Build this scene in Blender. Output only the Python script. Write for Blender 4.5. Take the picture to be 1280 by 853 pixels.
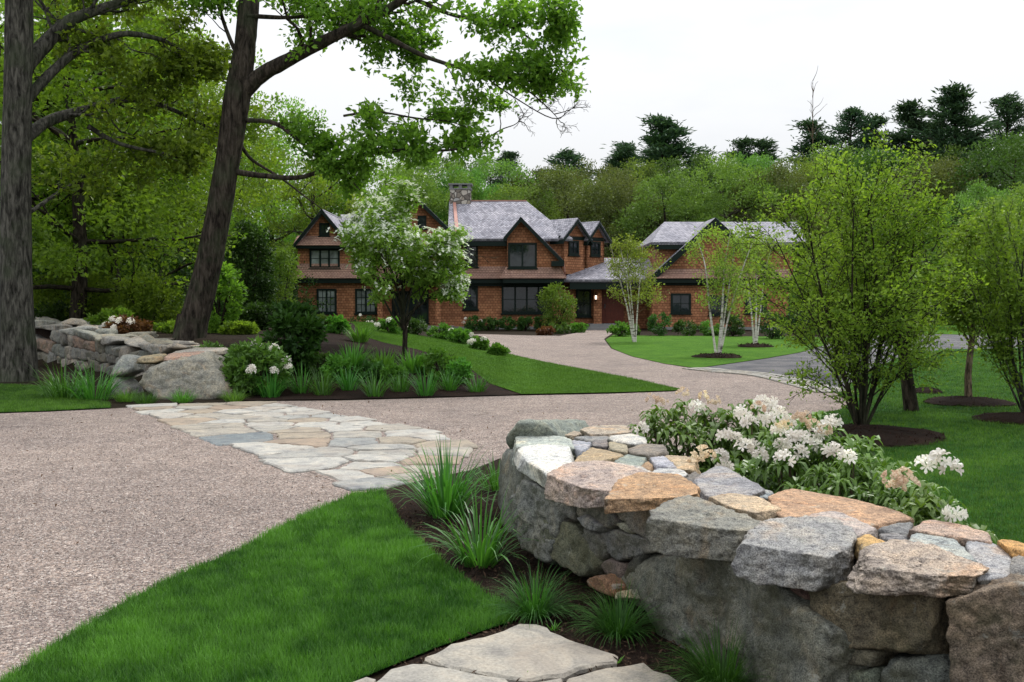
import bpy, math, random
import numpy as np
from mathutils import Vector, Matrix
from mathutils.geometry import delaunay_2d_cdt

for o in list(bpy.data.objects):
    bpy.data.objects.remove(o)
SC = bpy.context.scene
COL = SC.collection
random.seed(5)

# ------------------------------------------------------------------ camera
F, HC, CX, CY, HOR = 1300.0, 1.7, 640.0, 426.5, 375.0
PITCH = math.atan((CY - HOR) / F)
cam_d = bpy.data.cameras.new('camera'); cam = bpy.data.objects.new('camera', cam_d); COL.objects.link(cam)
cam.location = (0, 0, HC); cam.rotation_euler = (math.pi / 2 - PITCH, 0, 0)
cam_d.sensor_width = 36; cam_d.lens = F / 1280 * 36; cam_d.clip_start = 0.05; cam_d.clip_end = 2000
SC.camera = cam

# ------------------------------------------------------------------ world, sun, exposure
SUN_EL, SUN_AZ = math.radians(58), math.radians(28)     # azimuth clockwise from +Y: beyond the house, to the right
w = bpy.data.worlds.new('World'); SC.world = w; w.use_nodes = True
nt = w.node_tree; nt.nodes.clear()
out = nt.nodes.new('ShaderNodeOutputWorld'); bg = nt.nodes.new('ShaderNodeBackground')
sky = nt.nodes.new('ShaderNodeTexSky'); sky.sky_type = 'NISHITA'; sky.sun_disc = False
sky.sun_elevation = SUN_EL; sky.sun_rotation = SUN_AZ; sky.air_density = 1.0; sky.dust_density = 2.0
tc = nt.nodes.new('ShaderNodeTexCoord'); mp = nt.nodes.new('ShaderNodeMapping'); mp.inputs['Scale'].default_value = (1, 1, 3.2)
no = nt.nodes.new('ShaderNodeTexNoise'); no.inputs['Scale'].default_value = 1.6; no.inputs['Detail'].default_value = 6; no.inputs['Roughness'].default_value = .55
cr = nt.nodes.new('ShaderNodeValToRGB')
cr.color_ramp.elements[0].position = .40; cr.color_ramp.elements[0].color = (5.5, 5.8, 6.2, 1)
cr.color_ramp.elements[1].position = .60; cr.color_ramp.elements[1].color = (6.7, 6.75, 6.85, 1)
mx = nt.nodes.new('ShaderNodeMix'); mx.data_type = 'RGBA'; mx.inputs[0].default_value = .93
nt.links.new(tc.outputs['Generated'], mp.inputs[0]); nt.links.new(mp.outputs[0], no.inputs['Vector']); nt.links.new(no.outputs[0], cr.inputs[0])
nt.links.new(sky.outputs[0], mx.inputs[6]); nt.links.new(cr.outputs[0], mx.inputs[7])
sx_ = nt.nodes.new('ShaderNodeSeparateXYZ'); nt.links.new(tc.outputs['Generated'], sx_.inputs[0])
ml = nt.nodes.new('ShaderNodeMath'); ml.operation = 'MULTIPLY_ADD'; ml.use_clamp = False; nt.links.new(sx_.outputs[2], ml.inputs[0]); ml.inputs[1].default_value = 1.0; ml.inputs[2].default_value = .62
vm = nt.nodes.new('ShaderNodeVectorMath'); vm.operation = 'SCALE'; nt.links.new(mx.outputs[2], vm.inputs[0]); nt.links.new(ml.outputs[0], vm.inputs['Scale'])   # overcast sky: zenith brighter than horizon
nt.links.new(vm.outputs[0], bg.inputs[0]); bg.inputs[1].default_value = .1
nt.links.new(bg.outputs[0], out.inputs[0])
sl = bpy.data.lights.new('sun', 'SUN'); sl.energy = 1.5; sl.angle = math.radians(14); sl.color = (1, .97, .92)
so = bpy.data.objects.new('sun', sl); COL.objects.link(so)
sd = Vector((math.sin(SUN_AZ) * math.cos(SUN_EL), math.cos(SUN_AZ) * math.cos(SUN_EL), math.sin(SUN_EL)))
so.rotation_euler = sd.to_track_quat('Z', 'Y').to_euler(); so.location = (0, 0, 40)
SC.view_settings.view_transform = 'Standard'; SC.view_settings.look = 'None'
SC.view_settings.exposure = 0.9; SC.view_settings.gamma = 1; SC.view_settings.use_curve_mapping = False
SC.render.engine = 'CYCLES'
SC.cycles.max_bounces = 6; SC.cycles.diffuse_bounces = 3; SC.cycles.glossy_bounces = 2; SC.cycles.transmission_bounces = 4; SC.cycles.transparent_max_bounces = 4
SC.cycles.use_denoising = True

# ------------------------------------------------------------------ pixel -> world
cp, sp_ = math.cos(PITCH), math.sin(PITCH)
def ray(px, py):
    x = (px - CX) / F; z = (CY - py) / F
    return np.array([x, cp + z * sp_, -sp_ + z * cp])
def ss(t):
    t = np.clip(t, 0, 1); return t * t * (3 - 2 * t)
WA, WB = np.array([-5.3, 18.9]), np.array([-13.0, 28.6])
_d = (WB - WA) / np.linalg.norm(WB - WA); WN = np.array([_d[1], -_d[0]])
def hgt(x, y):
    x = np.asarray(x, float); y = np.asarray(y, float)
    dist = (x - WA[0]) * WN[0] + (y - WA[1]) * WN[1]
    a = .85 * ss(dist / 1.1) * ss((y - 18.2) / 4.5) * ss((1.0 - x) / 7)
    a = a * (1 - ss((y - 38) / 16) * ss((x + 22) / 6))
    b = 5.0 * ss((y - 76) / 60) + 2.5 * ss((-x - 16) / 30) * ss((y - 20) / 30)
    return a + b
def G(px, py, z=0.0):
    d = ray(px, py); t = (z - HC) / d[2]; return np.array([d[0] * t, d[1] * t])
def GT(px, py):
    z = 0.
    for _ in range(25):
        p = G(px, py, z); z = .5 * z + .5 * float(hgt(p[0], p[1]))
    return p
def AT(px, py, Y):
    d = ray(px, py); t = Y / d[1]; return Vector((d[0] * t, Y, HC + d[2] * t))
def XA(px, Y): return (px - CX) / F * Y / cp
def ZA(py, Y): return AT(640, py, Y).z

# ------------------------------------------------------------------ noise
def _h(ix, iy, iz, s):
    n = (ix * 374761393 + iy * 668265263 + iz * 2147483647 + s * 974634777) & 0xffffffff
    n = ((n ^ (n >> 13)) * 1274126177) & 0xffffffff
    return ((n ^ (n >> 16)) & 0xffff) / 65535.0
def vnoise(P, s=0):
    P = np.asarray(P, float); i = np.floor(P).astype(np.int64); f = P - i; f = f * f * (3 - 2 * f)
    r = 0
    for dx in (0, 1):
        for dy in (0, 1):
            for dz in (0, 1):
                wt = (f[:, 0] if dx else 1 - f[:, 0]) * (f[:, 1] if dy else 1 - f[:, 1]) * (f[:, 2] if dz else 1 - f[:, 2])
                r = r + wt * _h(i[:, 0] + dx, i[:, 1] + dy, i[:, 2] + dz, s)
    return r * 2 - 1
def fbm(P, oct=4, s=0, rough=.5):
    a, r, q = 1., 0., np.asarray(P, float)
    for k in range(oct):
        r = r + a * vnoise(q, s + k * 17); q = q * 2.03 + 5.1; a *= rough
    return r

# ------------------------------------------------------------------ meshes
class MB:
    """collects vertices, polygons (arrays of equal-sided faces) and a per-vertex value 'v'"""
    def __init__(s): s.V, s.Fs, s.A, s.n = [], [], [], 0
    def add(s, V, Fc, v=None):
        V = np.asarray(V, np.float32).reshape(-1, 3)
        if v is None: v = np.full(len(V), .5, np.float32)
        if np.isscalar(v): v = np.full(len(V), v, np.float32)
        s.V.append(V); s.A.append(np.asarray(v, np.float32))
        if isinstance(Fc, np.ndarray): Fc = [Fc]
        for f in Fc:
            f = np.asarray(f, np.int64)
            if f.ndim == 1: f = f[None, :]
            s.Fs.append(f + s.n)
        s.n += len(V)
    def mesh(s, name, mat, smooth=False):
        me = bpy.data.meshes.new(name)
        V = np.concatenate(s.V) if s.V else np.zeros((0, 3))
        me.vertices.add(len(V)); me.vertices.foreach_set('co', V.astype(np.float32).ravel())
        loops = np.concatenate([f.ravel() for f in s.Fs]); cnt = np.concatenate([np.full(len(f), f.shape[1], np.int64) for f in s.Fs])
        start = np.concatenate([[0], np.cumsum(cnt)[:-1]])
        me.loops.add(len(loops)); me.loops.foreach_set('vertex_index', loops.astype(np.int32))
        me.polygons.add(len(cnt)); me.polygons.foreach_set('loop_start', start.astype(np.int32)); me.polygons.foreach_set('loop_total', cnt.astype(np.int32))
        me.polygons.foreach_set('use_smooth', np.full(len(cnt), bool(smooth)))
        at = me.attributes.new('v', 'FLOAT', 'POINT'); at.data.foreach_set('value', np.concatenate(s.A).astype(np.float32))
        me.update(calc_edges=True); me.validate()
        if mat: me.materials.append(mat)
        return me
def link(name, me, parent=None, local=False, **kw):
    o = bpy.data.objects.new(name, me); COL.objects.link(o)
    if parent is not None:
        o.parent = parent
        if not local and parent.type == 'EMPTY': o.matrix_parent_inverse = Matrix.Translation(-Vector(root_loc(parent)))
    for k, v in kw.items(): o[k] = v
    return o
def root_loc(o):
    p = Vector((0, 0, 0))
    while o is not None:
        if o.type == 'EMPTY' or o.get('_loc'): p += Vector(o.location)
        o = o.parent
    return p
def part(name, mb, mat, parent=None, smooth=False, local=False, **kw):
    return link(name, mb.mesh(name, mat, smooth), parent, local, **kw)
def thing(name, label, cat, loc=(0, 0, 0), group=None, rz=0):
    o = bpy.data.objects.new(name, None); COL.objects.link(o); o.location = loc; o.rotation_euler = (0, 0, rz)
    o.empty_display_size = .1; o['label'] = label; o['category'] = cat
    if group: o['group'] = group
    return o
def struct(name, mb, mat, smooth=False, label=None):
    o = part(name, mb, mat, smooth=smooth); o['kind'] = 'structure'
    if label: o['label'] = label
    return o
def dup(root, loc, rz=0, label=None, group=None, scale=None):
    r = root.copy(); COL.objects.link(r); r.location = loc; r.rotation_euler = (0, 0, rz)
    if scale: r.scale = scale
    if label: r['label'] = label
    if group: r['group'] = group
    for ch in list(root.children):
        c = ch.copy(); COL.objects.link(c); c.parent = r
        for g in list(ch.children):
            d = g.copy(); COL.objects.link(d); d.parent = c
    return r
BOXF = np.array([[0, 3, 2, 1], [4, 5, 6, 7], [0, 1, 5, 4], [1, 2, 6, 5], [2, 3, 7, 6], [3, 0, 4, 7]])
def box(mb, x0, x1, y0, y1, z0, z1, v=None, M=None):
    V = np.array([[x0, y0, z0], [x1, y0, z0], [x1, y1, z0], [x0, y1, z0], [x0, y0, z1], [x1, y0, z1], [x1, y1, z1], [x0, y1, z1]], float)
    if M is not None: V = V @ np.array(M.to_3x3()).T + np.array(M.translation)
    mb.add(V, BOXF, v)
def beam(mb, a, b, wx, wz, up=(0, 0, 1), v=None):
    a = np.array(a, float); b = np.array(b, float); d = b - a; L = np.linalg.norm(d); d /= L
    s = np.cross(d, up); s /= np.linalg.norm(s); u = np.cross(s, d)
    V = []
    for p in (a, b):
        for sx, sz in ((-1, -1), (1, -1), (1, 1), (-1, 1)): V.append(p + s * sx * wx / 2 + u * sz * wz / 2)
    mb.add(V, np.array([[0, 1, 2, 3], [7, 6, 5, 4], [0, 4, 5, 1], [1, 5, 6, 2], [2, 6, 7, 3], [3, 7, 4, 0]]), v)
def tube(mb, pts, rad, k=6, v=.5, cap=True, jit=0., rng=None):
    pts = np.asarray(pts, float); n = len(pts); rad = np.asarray(rad, float)
    t = np.gradient(pts, axis=0); t /= np.linalg.norm(t, axis=1)[:, None] + 1e-9
    ref = np.array([0, 0, 1.]) if abs(t[0][2]) < .9 else np.array([1., 0, 0])
    s = np.cross(t, ref); s /= np.linalg.norm(s, axis=1)[:, None] + 1e-9; u = np.cross(s, t)
    a = np.arange(k) * 2 * math.pi / k
    rr = rad[:, None] * np.ones((1, k))
    if jit and rng is not None: rr = rr * (1 + jit * rng.standard_normal((n, k)))
    V = pts[:, None] + rr[:, :, None] * (np.cos(a)[None, :, None] * s[:, None] + np.sin(a)[None, :, None] * u[:, None])
    i = np.arange(n - 1)[:, None] * k; j = np.arange(k)[None]; j2 = (j + 1) % k
    Fq = np.stack([i + j, i + j2, i + k + j2, i + k + j], -1).reshape(-1, 4)
    mb.add(V.reshape(-1, 3), Fq, v)
def smooth_path(P, n=6):
    P = np.asarray(P, float); Q = np.vstack([2 * P[0] - P[1], P, 2 * P[-1] - P[-2]]); out = []
    for i in range(1, len(Q) - 2):
        for t in np.linspace(0, 1, n, endpoint=False):
            out.append(.5 * ((2 * Q[i]) + (-Q[i-1] + Q[i+1]) * t + (2*Q[i-1] - 5*Q[i] + 4*Q[i+1] - Q[i+2]) * t*t + (-Q[i-1] + 3*Q[i] - 3*Q[i+1] + Q[i+2]) * t**3))
    out.append(P[-1]); return np.array(out)

# leaves: folded four-cornered blades
def leaves(mb, P, size, rng, outd=None, aspect=.5, bias=.6, up=.35, v=None, fold=.12):
    P = np.asarray(P, float); n = len(P)
    if n == 0: return
    d = rng.standard_normal((n, 3))
    if outd is not None: d = d * (1 - bias) + np.asarray(outd) * bias * 1.6
    d /= np.linalg.norm(d, axis=1)[:, None] + 1e-9
    nn = rng.standard_normal((n, 3)) * (1 - up); nn[:, 2] += up * 2
    s = np.cross(d, nn); s /= np.linalg.norm(s, axis=1)[:, None] + 1e-9; nn = np.cross(s, d)
    L = np.asarray(size) * np.ones(n) * rng.uniform(.7, 1.25, n); W = L * aspect
    V = np.stack([P, P + d * (L * .5)[:, None] + s * (W / 2)[:, None] + nn * (L * fold)[:, None], P + d * L[:, None], P + d * (L * .5)[:, None] - s * (W / 2)[:, None] + nn * (L * fold)[:, None]], 1)
    if v is None: v = rng.uniform(0, 1, n)
    mb.add(V.reshape(-1, 3), np.arange(n * 4).reshape(n, 4), np.repeat(np.asarray(v) * np.ones(n), 4))
def ribbons(mb, base, tipdir, L, W, rng, seg=4, droop=1.0, v=None):
    """arching grass-like blades; base Nx3, tipdir Nx3 start direction"""
    n = len(base); W = np.asarray(W) * np.ones(n); L = np.asarray(L) * np.ones(n); d = tipdir / (np.linalg.norm(tipdir, axis=1)[:, None] + 1e-9)
    hz = d.copy(); hz[:, 2] = 0; hz /= np.linalg.norm(hz, axis=1)[:, None] + 1e-9
    s = np.stack([-hz[:, 1], hz[:, 0], np.zeros(n)], 1)
    p = np.array(base, float); rows = []
    step = (L / seg)[:, None]
    for k in range(seg + 1):
        wk = W * (1 - (k / seg) ** 2.2) * (.7 + .3 * min(1, k * 2 / seg)) + 1e-4
        rows.append(p - s * wk[:, None] / 2); rows.append(p + s * wk[:, None] / 2)
        p = p + d * step
        d = d + np.array([0, 0, -1.]) * (np.asarray(droop) * np.ones(n))[:, None] * (.12 + .22 * k / seg)
        d /= np.linalg.norm(d, axis=1)[:, None]
    V = np.stack(rows, 1).reshape(-1, 3)
    m = 2 * (seg + 1); b = np.arange(n)[:, None] * m
    Fq = np.concatenate([np.stack([b[:, 0] + 2*k, b[:, 0] + 2*k + 1, b[:, 0] + 2*k + 3, b[:, 0] + 2*k + 2], 1) for k in range(seg)])
    if v is None: v = rng.uniform(0, 1, n)
    mb.add(V, Fq, np.repeat(np.asarray(v) * np.ones(n), m))

# polygon helpers
def smooth_poly(P, n=5):
    P = np.asarray(P, float); m = len(P); out = []
    for i in range(m):
        a, b, c, d = P[i-1], P[i], P[(i+1) % m], P[(i+2) % m]
        for t in np.linspace(0, 1, n, endpoint=False):
            out.append(.5 * ((2*b) + (-a + c) * t + (2*a - 5*b + 4*c - d) * t*t + (-a + 3*b - 3*c + d) * t**3))
    return np.array(out)
def inside(poly, x, y):
    poly = np.asarray(poly); c = np.zeros(len(x), bool); j = len(poly) - 1
    for i in range(len(poly)):
        xi, yi = poly[i]; xj, yj = poly[j]
        if yi != yj:
            c ^= ((yi > y) != (yj > y)) & (x < (xj - xi) * (y - yi) / (yj - yi) + xi)
        j = i
    return c
def zone(name, poly, off, mat, step=1.5, lim=4000):
    poly = np.asarray(poly, float); n = len(poly)
    x0, y0 = poly.min(0); x1, y1 = poly.max(0)
    while (x1 - x0) * (y1 - y0) / step ** 2 > lim: step *= 1.2
    gx, gy = np.meshgrid(np.arange(x0, x1, step), np.arange(y0, y1, step)); gx = gx.ravel(); gy = gy.ravel()
    k = inside(poly, gx, gy); pts = [Vector(p) for p in poly] + [Vector((a, b)) for a, b in zip(gx[k], gy[k])]
    r = delaunay_2d_cdt(pts, [], [list(range(n))], 1, 1e-5)
    V = np.array([(p.x, p.y) for p in r[0]]); Z = hgt(V[:, 0], V[:, 1]) + off
    mb = MB(); mb.add(np.column_stack([V, Z]), np.array([list(f) for f in r[2] if len(f) == 3]))
    return struct(name, mb, mat, smooth=True)

# ------------------------------------------------------------------ node helper
class NT:
    def __init__(s, name):
        s.m = bpy.data.materials.new(name); s.m.use_nodes = True; s.t = s.m.node_tree; s.t.nodes.clear()
        s.out = s.t.nodes.new('ShaderNodeOutputMaterial')
    def n(s, ty, **kw):
        nd = s.t.nodes.new('ShaderNode' + ty)
        for k, v in kw.items():
            if k in nd.bl_rna.properties.keys(): setattr(nd, k, v)
            else: s.set(nd, k, v)
        return nd
    def set(s, nd, k, v):
        k = k.replace('_', ' ') if isinstance(k, str) and k not in nd.inputs else k
        inp = nd.inputs[k]
        if isinstance(v, bpy.types.NodeSocket): s.t.links.new(v, inp)
        else: inp.default_value = v
    def mix(s, f, a, b, mode='MIX'):
        nd = s.n('Mix', data_type='RGBA', blend_type=mode)
        for i, v in ((0, f), (6, a), (7, b)):
            if isinstance(v, bpy.types.NodeSocket): s.t.links.new(v, nd.inputs[i])
            elif i == 0: nd.inputs[i].default_value = v
            else: nd.inputs[i].default_value = tuple(v) + (1,) if len(v) == 3 else v
        return nd.outputs[2]
    def math(s, op, a, b=0., c=None, clamp=False):
        nd = s.n('Math', operation=op); nd.use_clamp = clamp
        for i, v in enumerate((a, b) if c is None else (a, b, c)):
            if isinstance(v, bpy.types.NodeSocket): s.t.links.new(v, nd.inputs[i])
            else: nd.inputs[i].default_value = v
        return nd.outputs[0]
    def ramp(s, f, stops, interp='LINEAR'):
        nd = s.n('ValToRGB'); r = nd.color_ramp; r.interpolation = interp
        while len(r.elements) < len(stops): r.elements.new(.5)
        for e, (p, c) in zip(r.elements, stops):
            e.position = p; e.color = (c, c, c, 1) if np.isscalar(c) else tuple(c) + (1,)
        s.t.links.new(f, nd.inputs[0]); return nd.outputs[0]
    def noise(s, vec, scale, detail=4, rough=.55, dist=0.):
        nd = s.n('TexNoise', Scale=float(scale), Detail=float(detail), Roughness=rough, Distortion=dist)
        if vec is not None: s.t.links.new(vec, nd.inputs['Vector'])
        return nd
    def coord(s, which='Object'): return s.n('TexCoord').outputs[which]
    def bump(s, h, strength=.5, dist=.02, nrm=None):
        nd = s.n('Bump', Strength=strength, Distance=dist); s.t.links.new(h, nd.inputs['Height'])
        if nrm is not None: s.t.links.new(nrm, nd.inputs['Normal'])
        return nd.outputs[0]
    def bsdf(s, col, rough=.8, nrm=None, spec=.3, **kw):
        nd = s.n('BsdfPrincipled')
        for k, v in (('Base Color', col), ('Roughness', rough), ('Specular IOR Level', spec)) + tuple(kw.items()):
            if isinstance(v, bpy.types.NodeSocket): s.t.links.new(v, nd.inputs[k])
            else: nd.inputs[k].default_value = tuple(v) + (1,) if (not np.isscalar(v) and len(v) == 3) else v
        if nrm is not None: s.t.links.new(nrm, nd.inputs['Normal'])
        s.t.links.new(nd.outputs[0], s.out.inputs[0]); return nd
# ------------------------------------------------------------------ materials
def m_simple(name, col, rough=.7, spec=.3, var=.15, scale=8):
    n = NT(name); c = n.coord(); a = n.noise(c, scale, 4).outputs[0]
    col = np.array(col)
    k = n.ramp(a, [(.3, tuple(col * (1 - var))), (.7, tuple(np.minimum(col * (1 + var), 1)))])
    n.bsdf(k, rough, n.bump(a, .2, .01), spec); return n.m
def m_leaf(name, dark, light, transl=.35, rough=.5, gloss=.25, tl=(1.25, 1.3, .6)):
    n = NT(name); at = n.n('Attribute', attribute_name='v').outputs['Fac']
    oi = n.n('ObjectInfo').outputs['Random']
    c = n.coord(); big = n.noise(c, .7, 2).outputs[0]
    f = n.math('ADD', n.math('MULTIPLY', at, .62), n.math('MULTIPLY', big, .38))
    col = n.ramp(f, [(.12, dark), (.85, light)])
    hsv = n.n('HueSaturation'); n.t.links.new(col, hsv.inputs['Color'])
    n.t.links.new(n.math('MULTIPLY_ADD', oi, .03, .485), hsv.inputs['Hue']); n.t.links.new(n.math('MULTIPLY_ADD', oi, .3, .82), hsv.inputs['Value']); hsv.inputs['Saturation'].default_value = .93
    p = n.n('BsdfPrincipled', Roughness=rough); p.inputs['Specular IOR Level'].default_value = gloss; n.t.links.new(hsv.outputs[0], p.inputs['Base Color'])
    t = n.n('BsdfTranslucent'); n.t.links.new(n.mix(1., hsv.outputs[0], tl, 'MULTIPLY'), t.inputs['Color'])
    mx = n.n('MixShader'); mx.inputs[0].default_value = transl
    n.t.links.new(p.outputs[0], mx.inputs[1]); n.t.links.new(t.outputs[0], mx.inputs[2]); n.t.links.new(mx.outputs[0], n.out.inputs[0])
    return n.m
def m_bark(name, col, scale=9, rough=.95):
    n = NT(name); c = n.coord(); mp = n.n('Mapping'); mp.inputs['Scale'].default_value = (1, 1, .22); n.t.links.new(c, mp.inputs[0])
    a = n.noise(mp.outputs[0], scale * 2.2, 6, .65, .4).outputs[0]; b = n.noise(c, 1.6, 3).outputs[0]
    col = np.array(col)
    k = n.ramp(a, [(.36, tuple(col * .25)), (.5, tuple(col)), (.64, tuple(col * 2.1))])
    k = n.mix(n.ramp(b, [(.48, 0.), (.68, .55)]), k, (.05, .065, .035))
    n.bsdf(k, rough, n.bump(a, 1., .03), .1); return n.m
def m_birch():
    n = NT('birch bark'); c = n.coord(); mp = n.n('Mapping'); mp.inputs['Scale'].default_value = (1, 1, 5); n.t.links.new(c, mp.inputs[0])
    a = n.noise(mp.outputs[0], 4, 3).outputs[0]
    n.bsdf(n.ramp(a, [(.36, (.08, .07, .06)), (.44, (.5, .47, .42)), (.7, (.72, .69, .64))]), .7); return n.m
def m_stone():
    n = NT('field stone'); c = n.coord(); oi = n.n('ObjectInfo'); tint = oi.outputs['Color']; rnd = oi.outputs['Random']
    add = n.n('VectorMath', operation='ADD'); n.t.links.new(c, add.inputs[0])
    cmb = n.n('CombineXYZ'); n.t.links.new(n.math('MULTIPLY', rnd, 37.), cmb.inputs[0]); n.t.links.new(n.math('MULTIPLY', rnd, 91.), cmb.inputs[2]); n.t.links.new(cmb.outputs[0], add.inputs[1]); v = add.outputs[0]
    a = n.noise(v, 5.5, 6, .6, .6).outputs[0]; b = n.noise(v, 30, 6, .75).outputs[0]; g = n.noise(v, 160, 2, .6).outputs[0]
    k = n.mix(1., tint, n.ramp(a, [(.28, (.55, .55, .58)), (.46, (.92, .92, .92)), (.56, (1.04, 1.0, .95)), (.72, (1.32, 1.22, 1.08))]), 'MULTIPLY')
    k = n.mix(1., k, n.ramp(b, [(.32, (.36, .36, .38)), (.45, (.88, .88, .88)), (.54, (1.08, 1.08, 1.06)), (.68, (1.45, 1.43, 1.38))]), 'MULTIPLY')
    k = n.mix(1., k, n.ramp(g, [(.34, (.5, .5, .5)), (.5, (1.03, 1.03, 1.03)), (.68, (1.45, 1.45, 1.42))]), 'MULTIPLY')
    # rusty and grey mineral stains, pale lichen
    st = n.noise(v, 2.6, 5, .6, 1.2)
    k = n.mix(n.ramp(st.outputs[0], [(.56, 0.), (.68, .42)]), k, n.mix(1., k, (1.35, .95, .62), 'MULTIPLY'))
    lc = n.noise(v, 9, 7, .7, .3).outputs[0]
    k = n.mix(n.ramp(lc, [(.6, 0.), (.66, .5)]), k, (.42, .43, .38))
    # mossy growth on upright faces
    nrm = n.n('NewGeometry').outputs['Normal']; sx = n.n('SeparateXYZ'); n.t.links.new(nrm, sx.inputs[0])
    side = n.ramp(sx.outputs[2], [(.1, 1.), (.55, 0.)])
    ms = n.noise(v, 3.5, 5, .65, .4).outputs[0]
    k = n.mix(n.math('MULTIPLY', side, n.ramp(ms, [(.46, 0.), (.62, .62)])), k, (.060, .060, .030))
    vo = n.n('TexVoronoi', feature='DISTANCE_TO_EDGE', Scale=3.2); n.t.links.new(n.mix(.12, v, n.noise(v, 6, 4).outputs[1]), vo.inputs['Vector'])
    crack = n.ramp(vo.outputs['Distance'], [(.0, 0.), (.012, 1.)])
    k = n.mix(n.math('MULTIPLY', n.math('SUBTRACT', 1., crack), .0), k, (.02, .02, .02))
    h = n.math('ADD', n.math('MULTIPLY', a, .9), n.math('ADD', n.math('MULTIPLY', b, .55), n.math('MULTIPLY', g, .12)))
    n.bsdf(k, .88, n.bump(h, 1., .045), .25); return n.m
def m_gravel():
    n = NT('gravel chips'); c = n.coord()
    v1 = n.n('TexVoronoi', Scale=80., Randomness=1.); n.t.links.new(c, v1.inputs['Vector'])
    v2 = n.n('TexVoronoi', Scale=27., Randomness=1.); n.t.links.new(c, v2.inputs['Vector'])
    r = n.n('SeparateColor'); n.t.links.new(v1.outputs['Color'], r.inputs[0])
    k = n.ramp(r.outputs[0], [(0., (.11, .098, .094)), (.2, (.20, .172, .162)), (.42, (.295, .252, .236)), (.6, (.38, .332, .308)), (.78, (.33, .262, .222)), (.9, (.53, .50, .47))])
    r2 = n.n('SeparateColor'); n.t.links.new(v2.outputs['Color'], r2.inputs[0])
    k = n.mix(.3, k, n.mix(1., k, n.ramp(r2.outputs[1], [(0., (.45, .43, .42)), (.5, (1., .97, .95)), (1., (1.5, 1.45, 1.4))]), 'MULTIPLY'))
    big = n.noise(c, .55, 4, .6, .5).outputs[0]; mid = n.noise(c, 3.5, 5, .6).outputs[0]
    k = n.mix(1., k, n.ramp(big, [(.3, (.72, .72, .73)), (.7, (.98, .97, .95))]), 'MULTIPLY')
    k = n.mix(1., k, n.ramp(mid, [(.3, (.78, .77, .76)), (.55, (1., 1., 1.)), (.75, (1.1, 1.09, 1.07))]), 'MULTIPLY')
    fi = n.noise(c, 34, 5, .8).outputs[0]; k = n.mix(1., k, n.ramp(fi, [(.3, (.42, .40, .40)), (.46, (.95, .93, .92)), (.56, (1.06, 1.03, 1.02)), (.72, (1.55, 1.5, 1.48))]), 'MULTIPLY')
    k = n.mix(1., k, (.98, .955, .93), 'MULTIPLY')
    f2 = n.noise(c, 17, 3, .9).outputs[0]; k = n.mix(1., k, n.ramp(f2, [(.34, (.80, .79, .79)), (.46, (.97, .96, .96)), (.56, (1.03, 1.02, 1.01)), (.68, (1.15, 1.14, 1.13))]), 'MULTIPLY')
    lit = n.noise(c, 11, 5, .75, 1.).outputs[0]
    k = n.mix(n.ramp(lit, [(.62, 0.), (.72, .5)]), k, (.22, .13, .08))
    h = n.math('SUBTRACT', 1., v1.outputs['Distance'])
    n.bsdf(k, .9, n.bump(h, .8, .012), .2); return n.m
def m_soil(name, a, b, scale=30):
    n = NT(name); c = n.coord(); x = n.noise(c, scale, 6, .7).outputs[0]; y = n.noise(c, 1.3, 4).outputs[0]
    k = n.ramp(x, [(.3, a), (.62, b), (.75, tuple(np.array(b) * 2.2))])
    k = n.mix(1., k, n.ramp(y, [(.35, (.7, .7, .7)), (.65, (1.25, 1.2, 1.1))]), 'MULTIPLY')
    n.bsdf(k, .95, n.bump(x, 1., .04), .1); return n.m
def m_lawn(name, a, b):
    n = NT(name); c = n.coord(); x = n.noise(c, 45, 5, .7).outputs[0]; y = n.noise(c, .9, 4, .6, .4).outputs[0]; z = n.noise(c, 3.2, 6, .75).outputs[0]
    k = n.ramp(x, [(.25, tuple(np.array(a) * .5)), (.5, a), (.75, b)])
    k = n.mix(1., k, n.ramp(y, [(.3, (.72, .8, .7)), (.7, (1.3, 1.18, 1.2))]), 'MULTIPLY')
    k = n.mix(1., k, n.ramp(z, [(.3, (.66, .72, .66)), (.7, (1.3, 1.22, 1.1))]), 'MULTIPLY')
    n.bsdf(k, .9, n.bump(x, .9, .03), .08); return n.m
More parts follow.
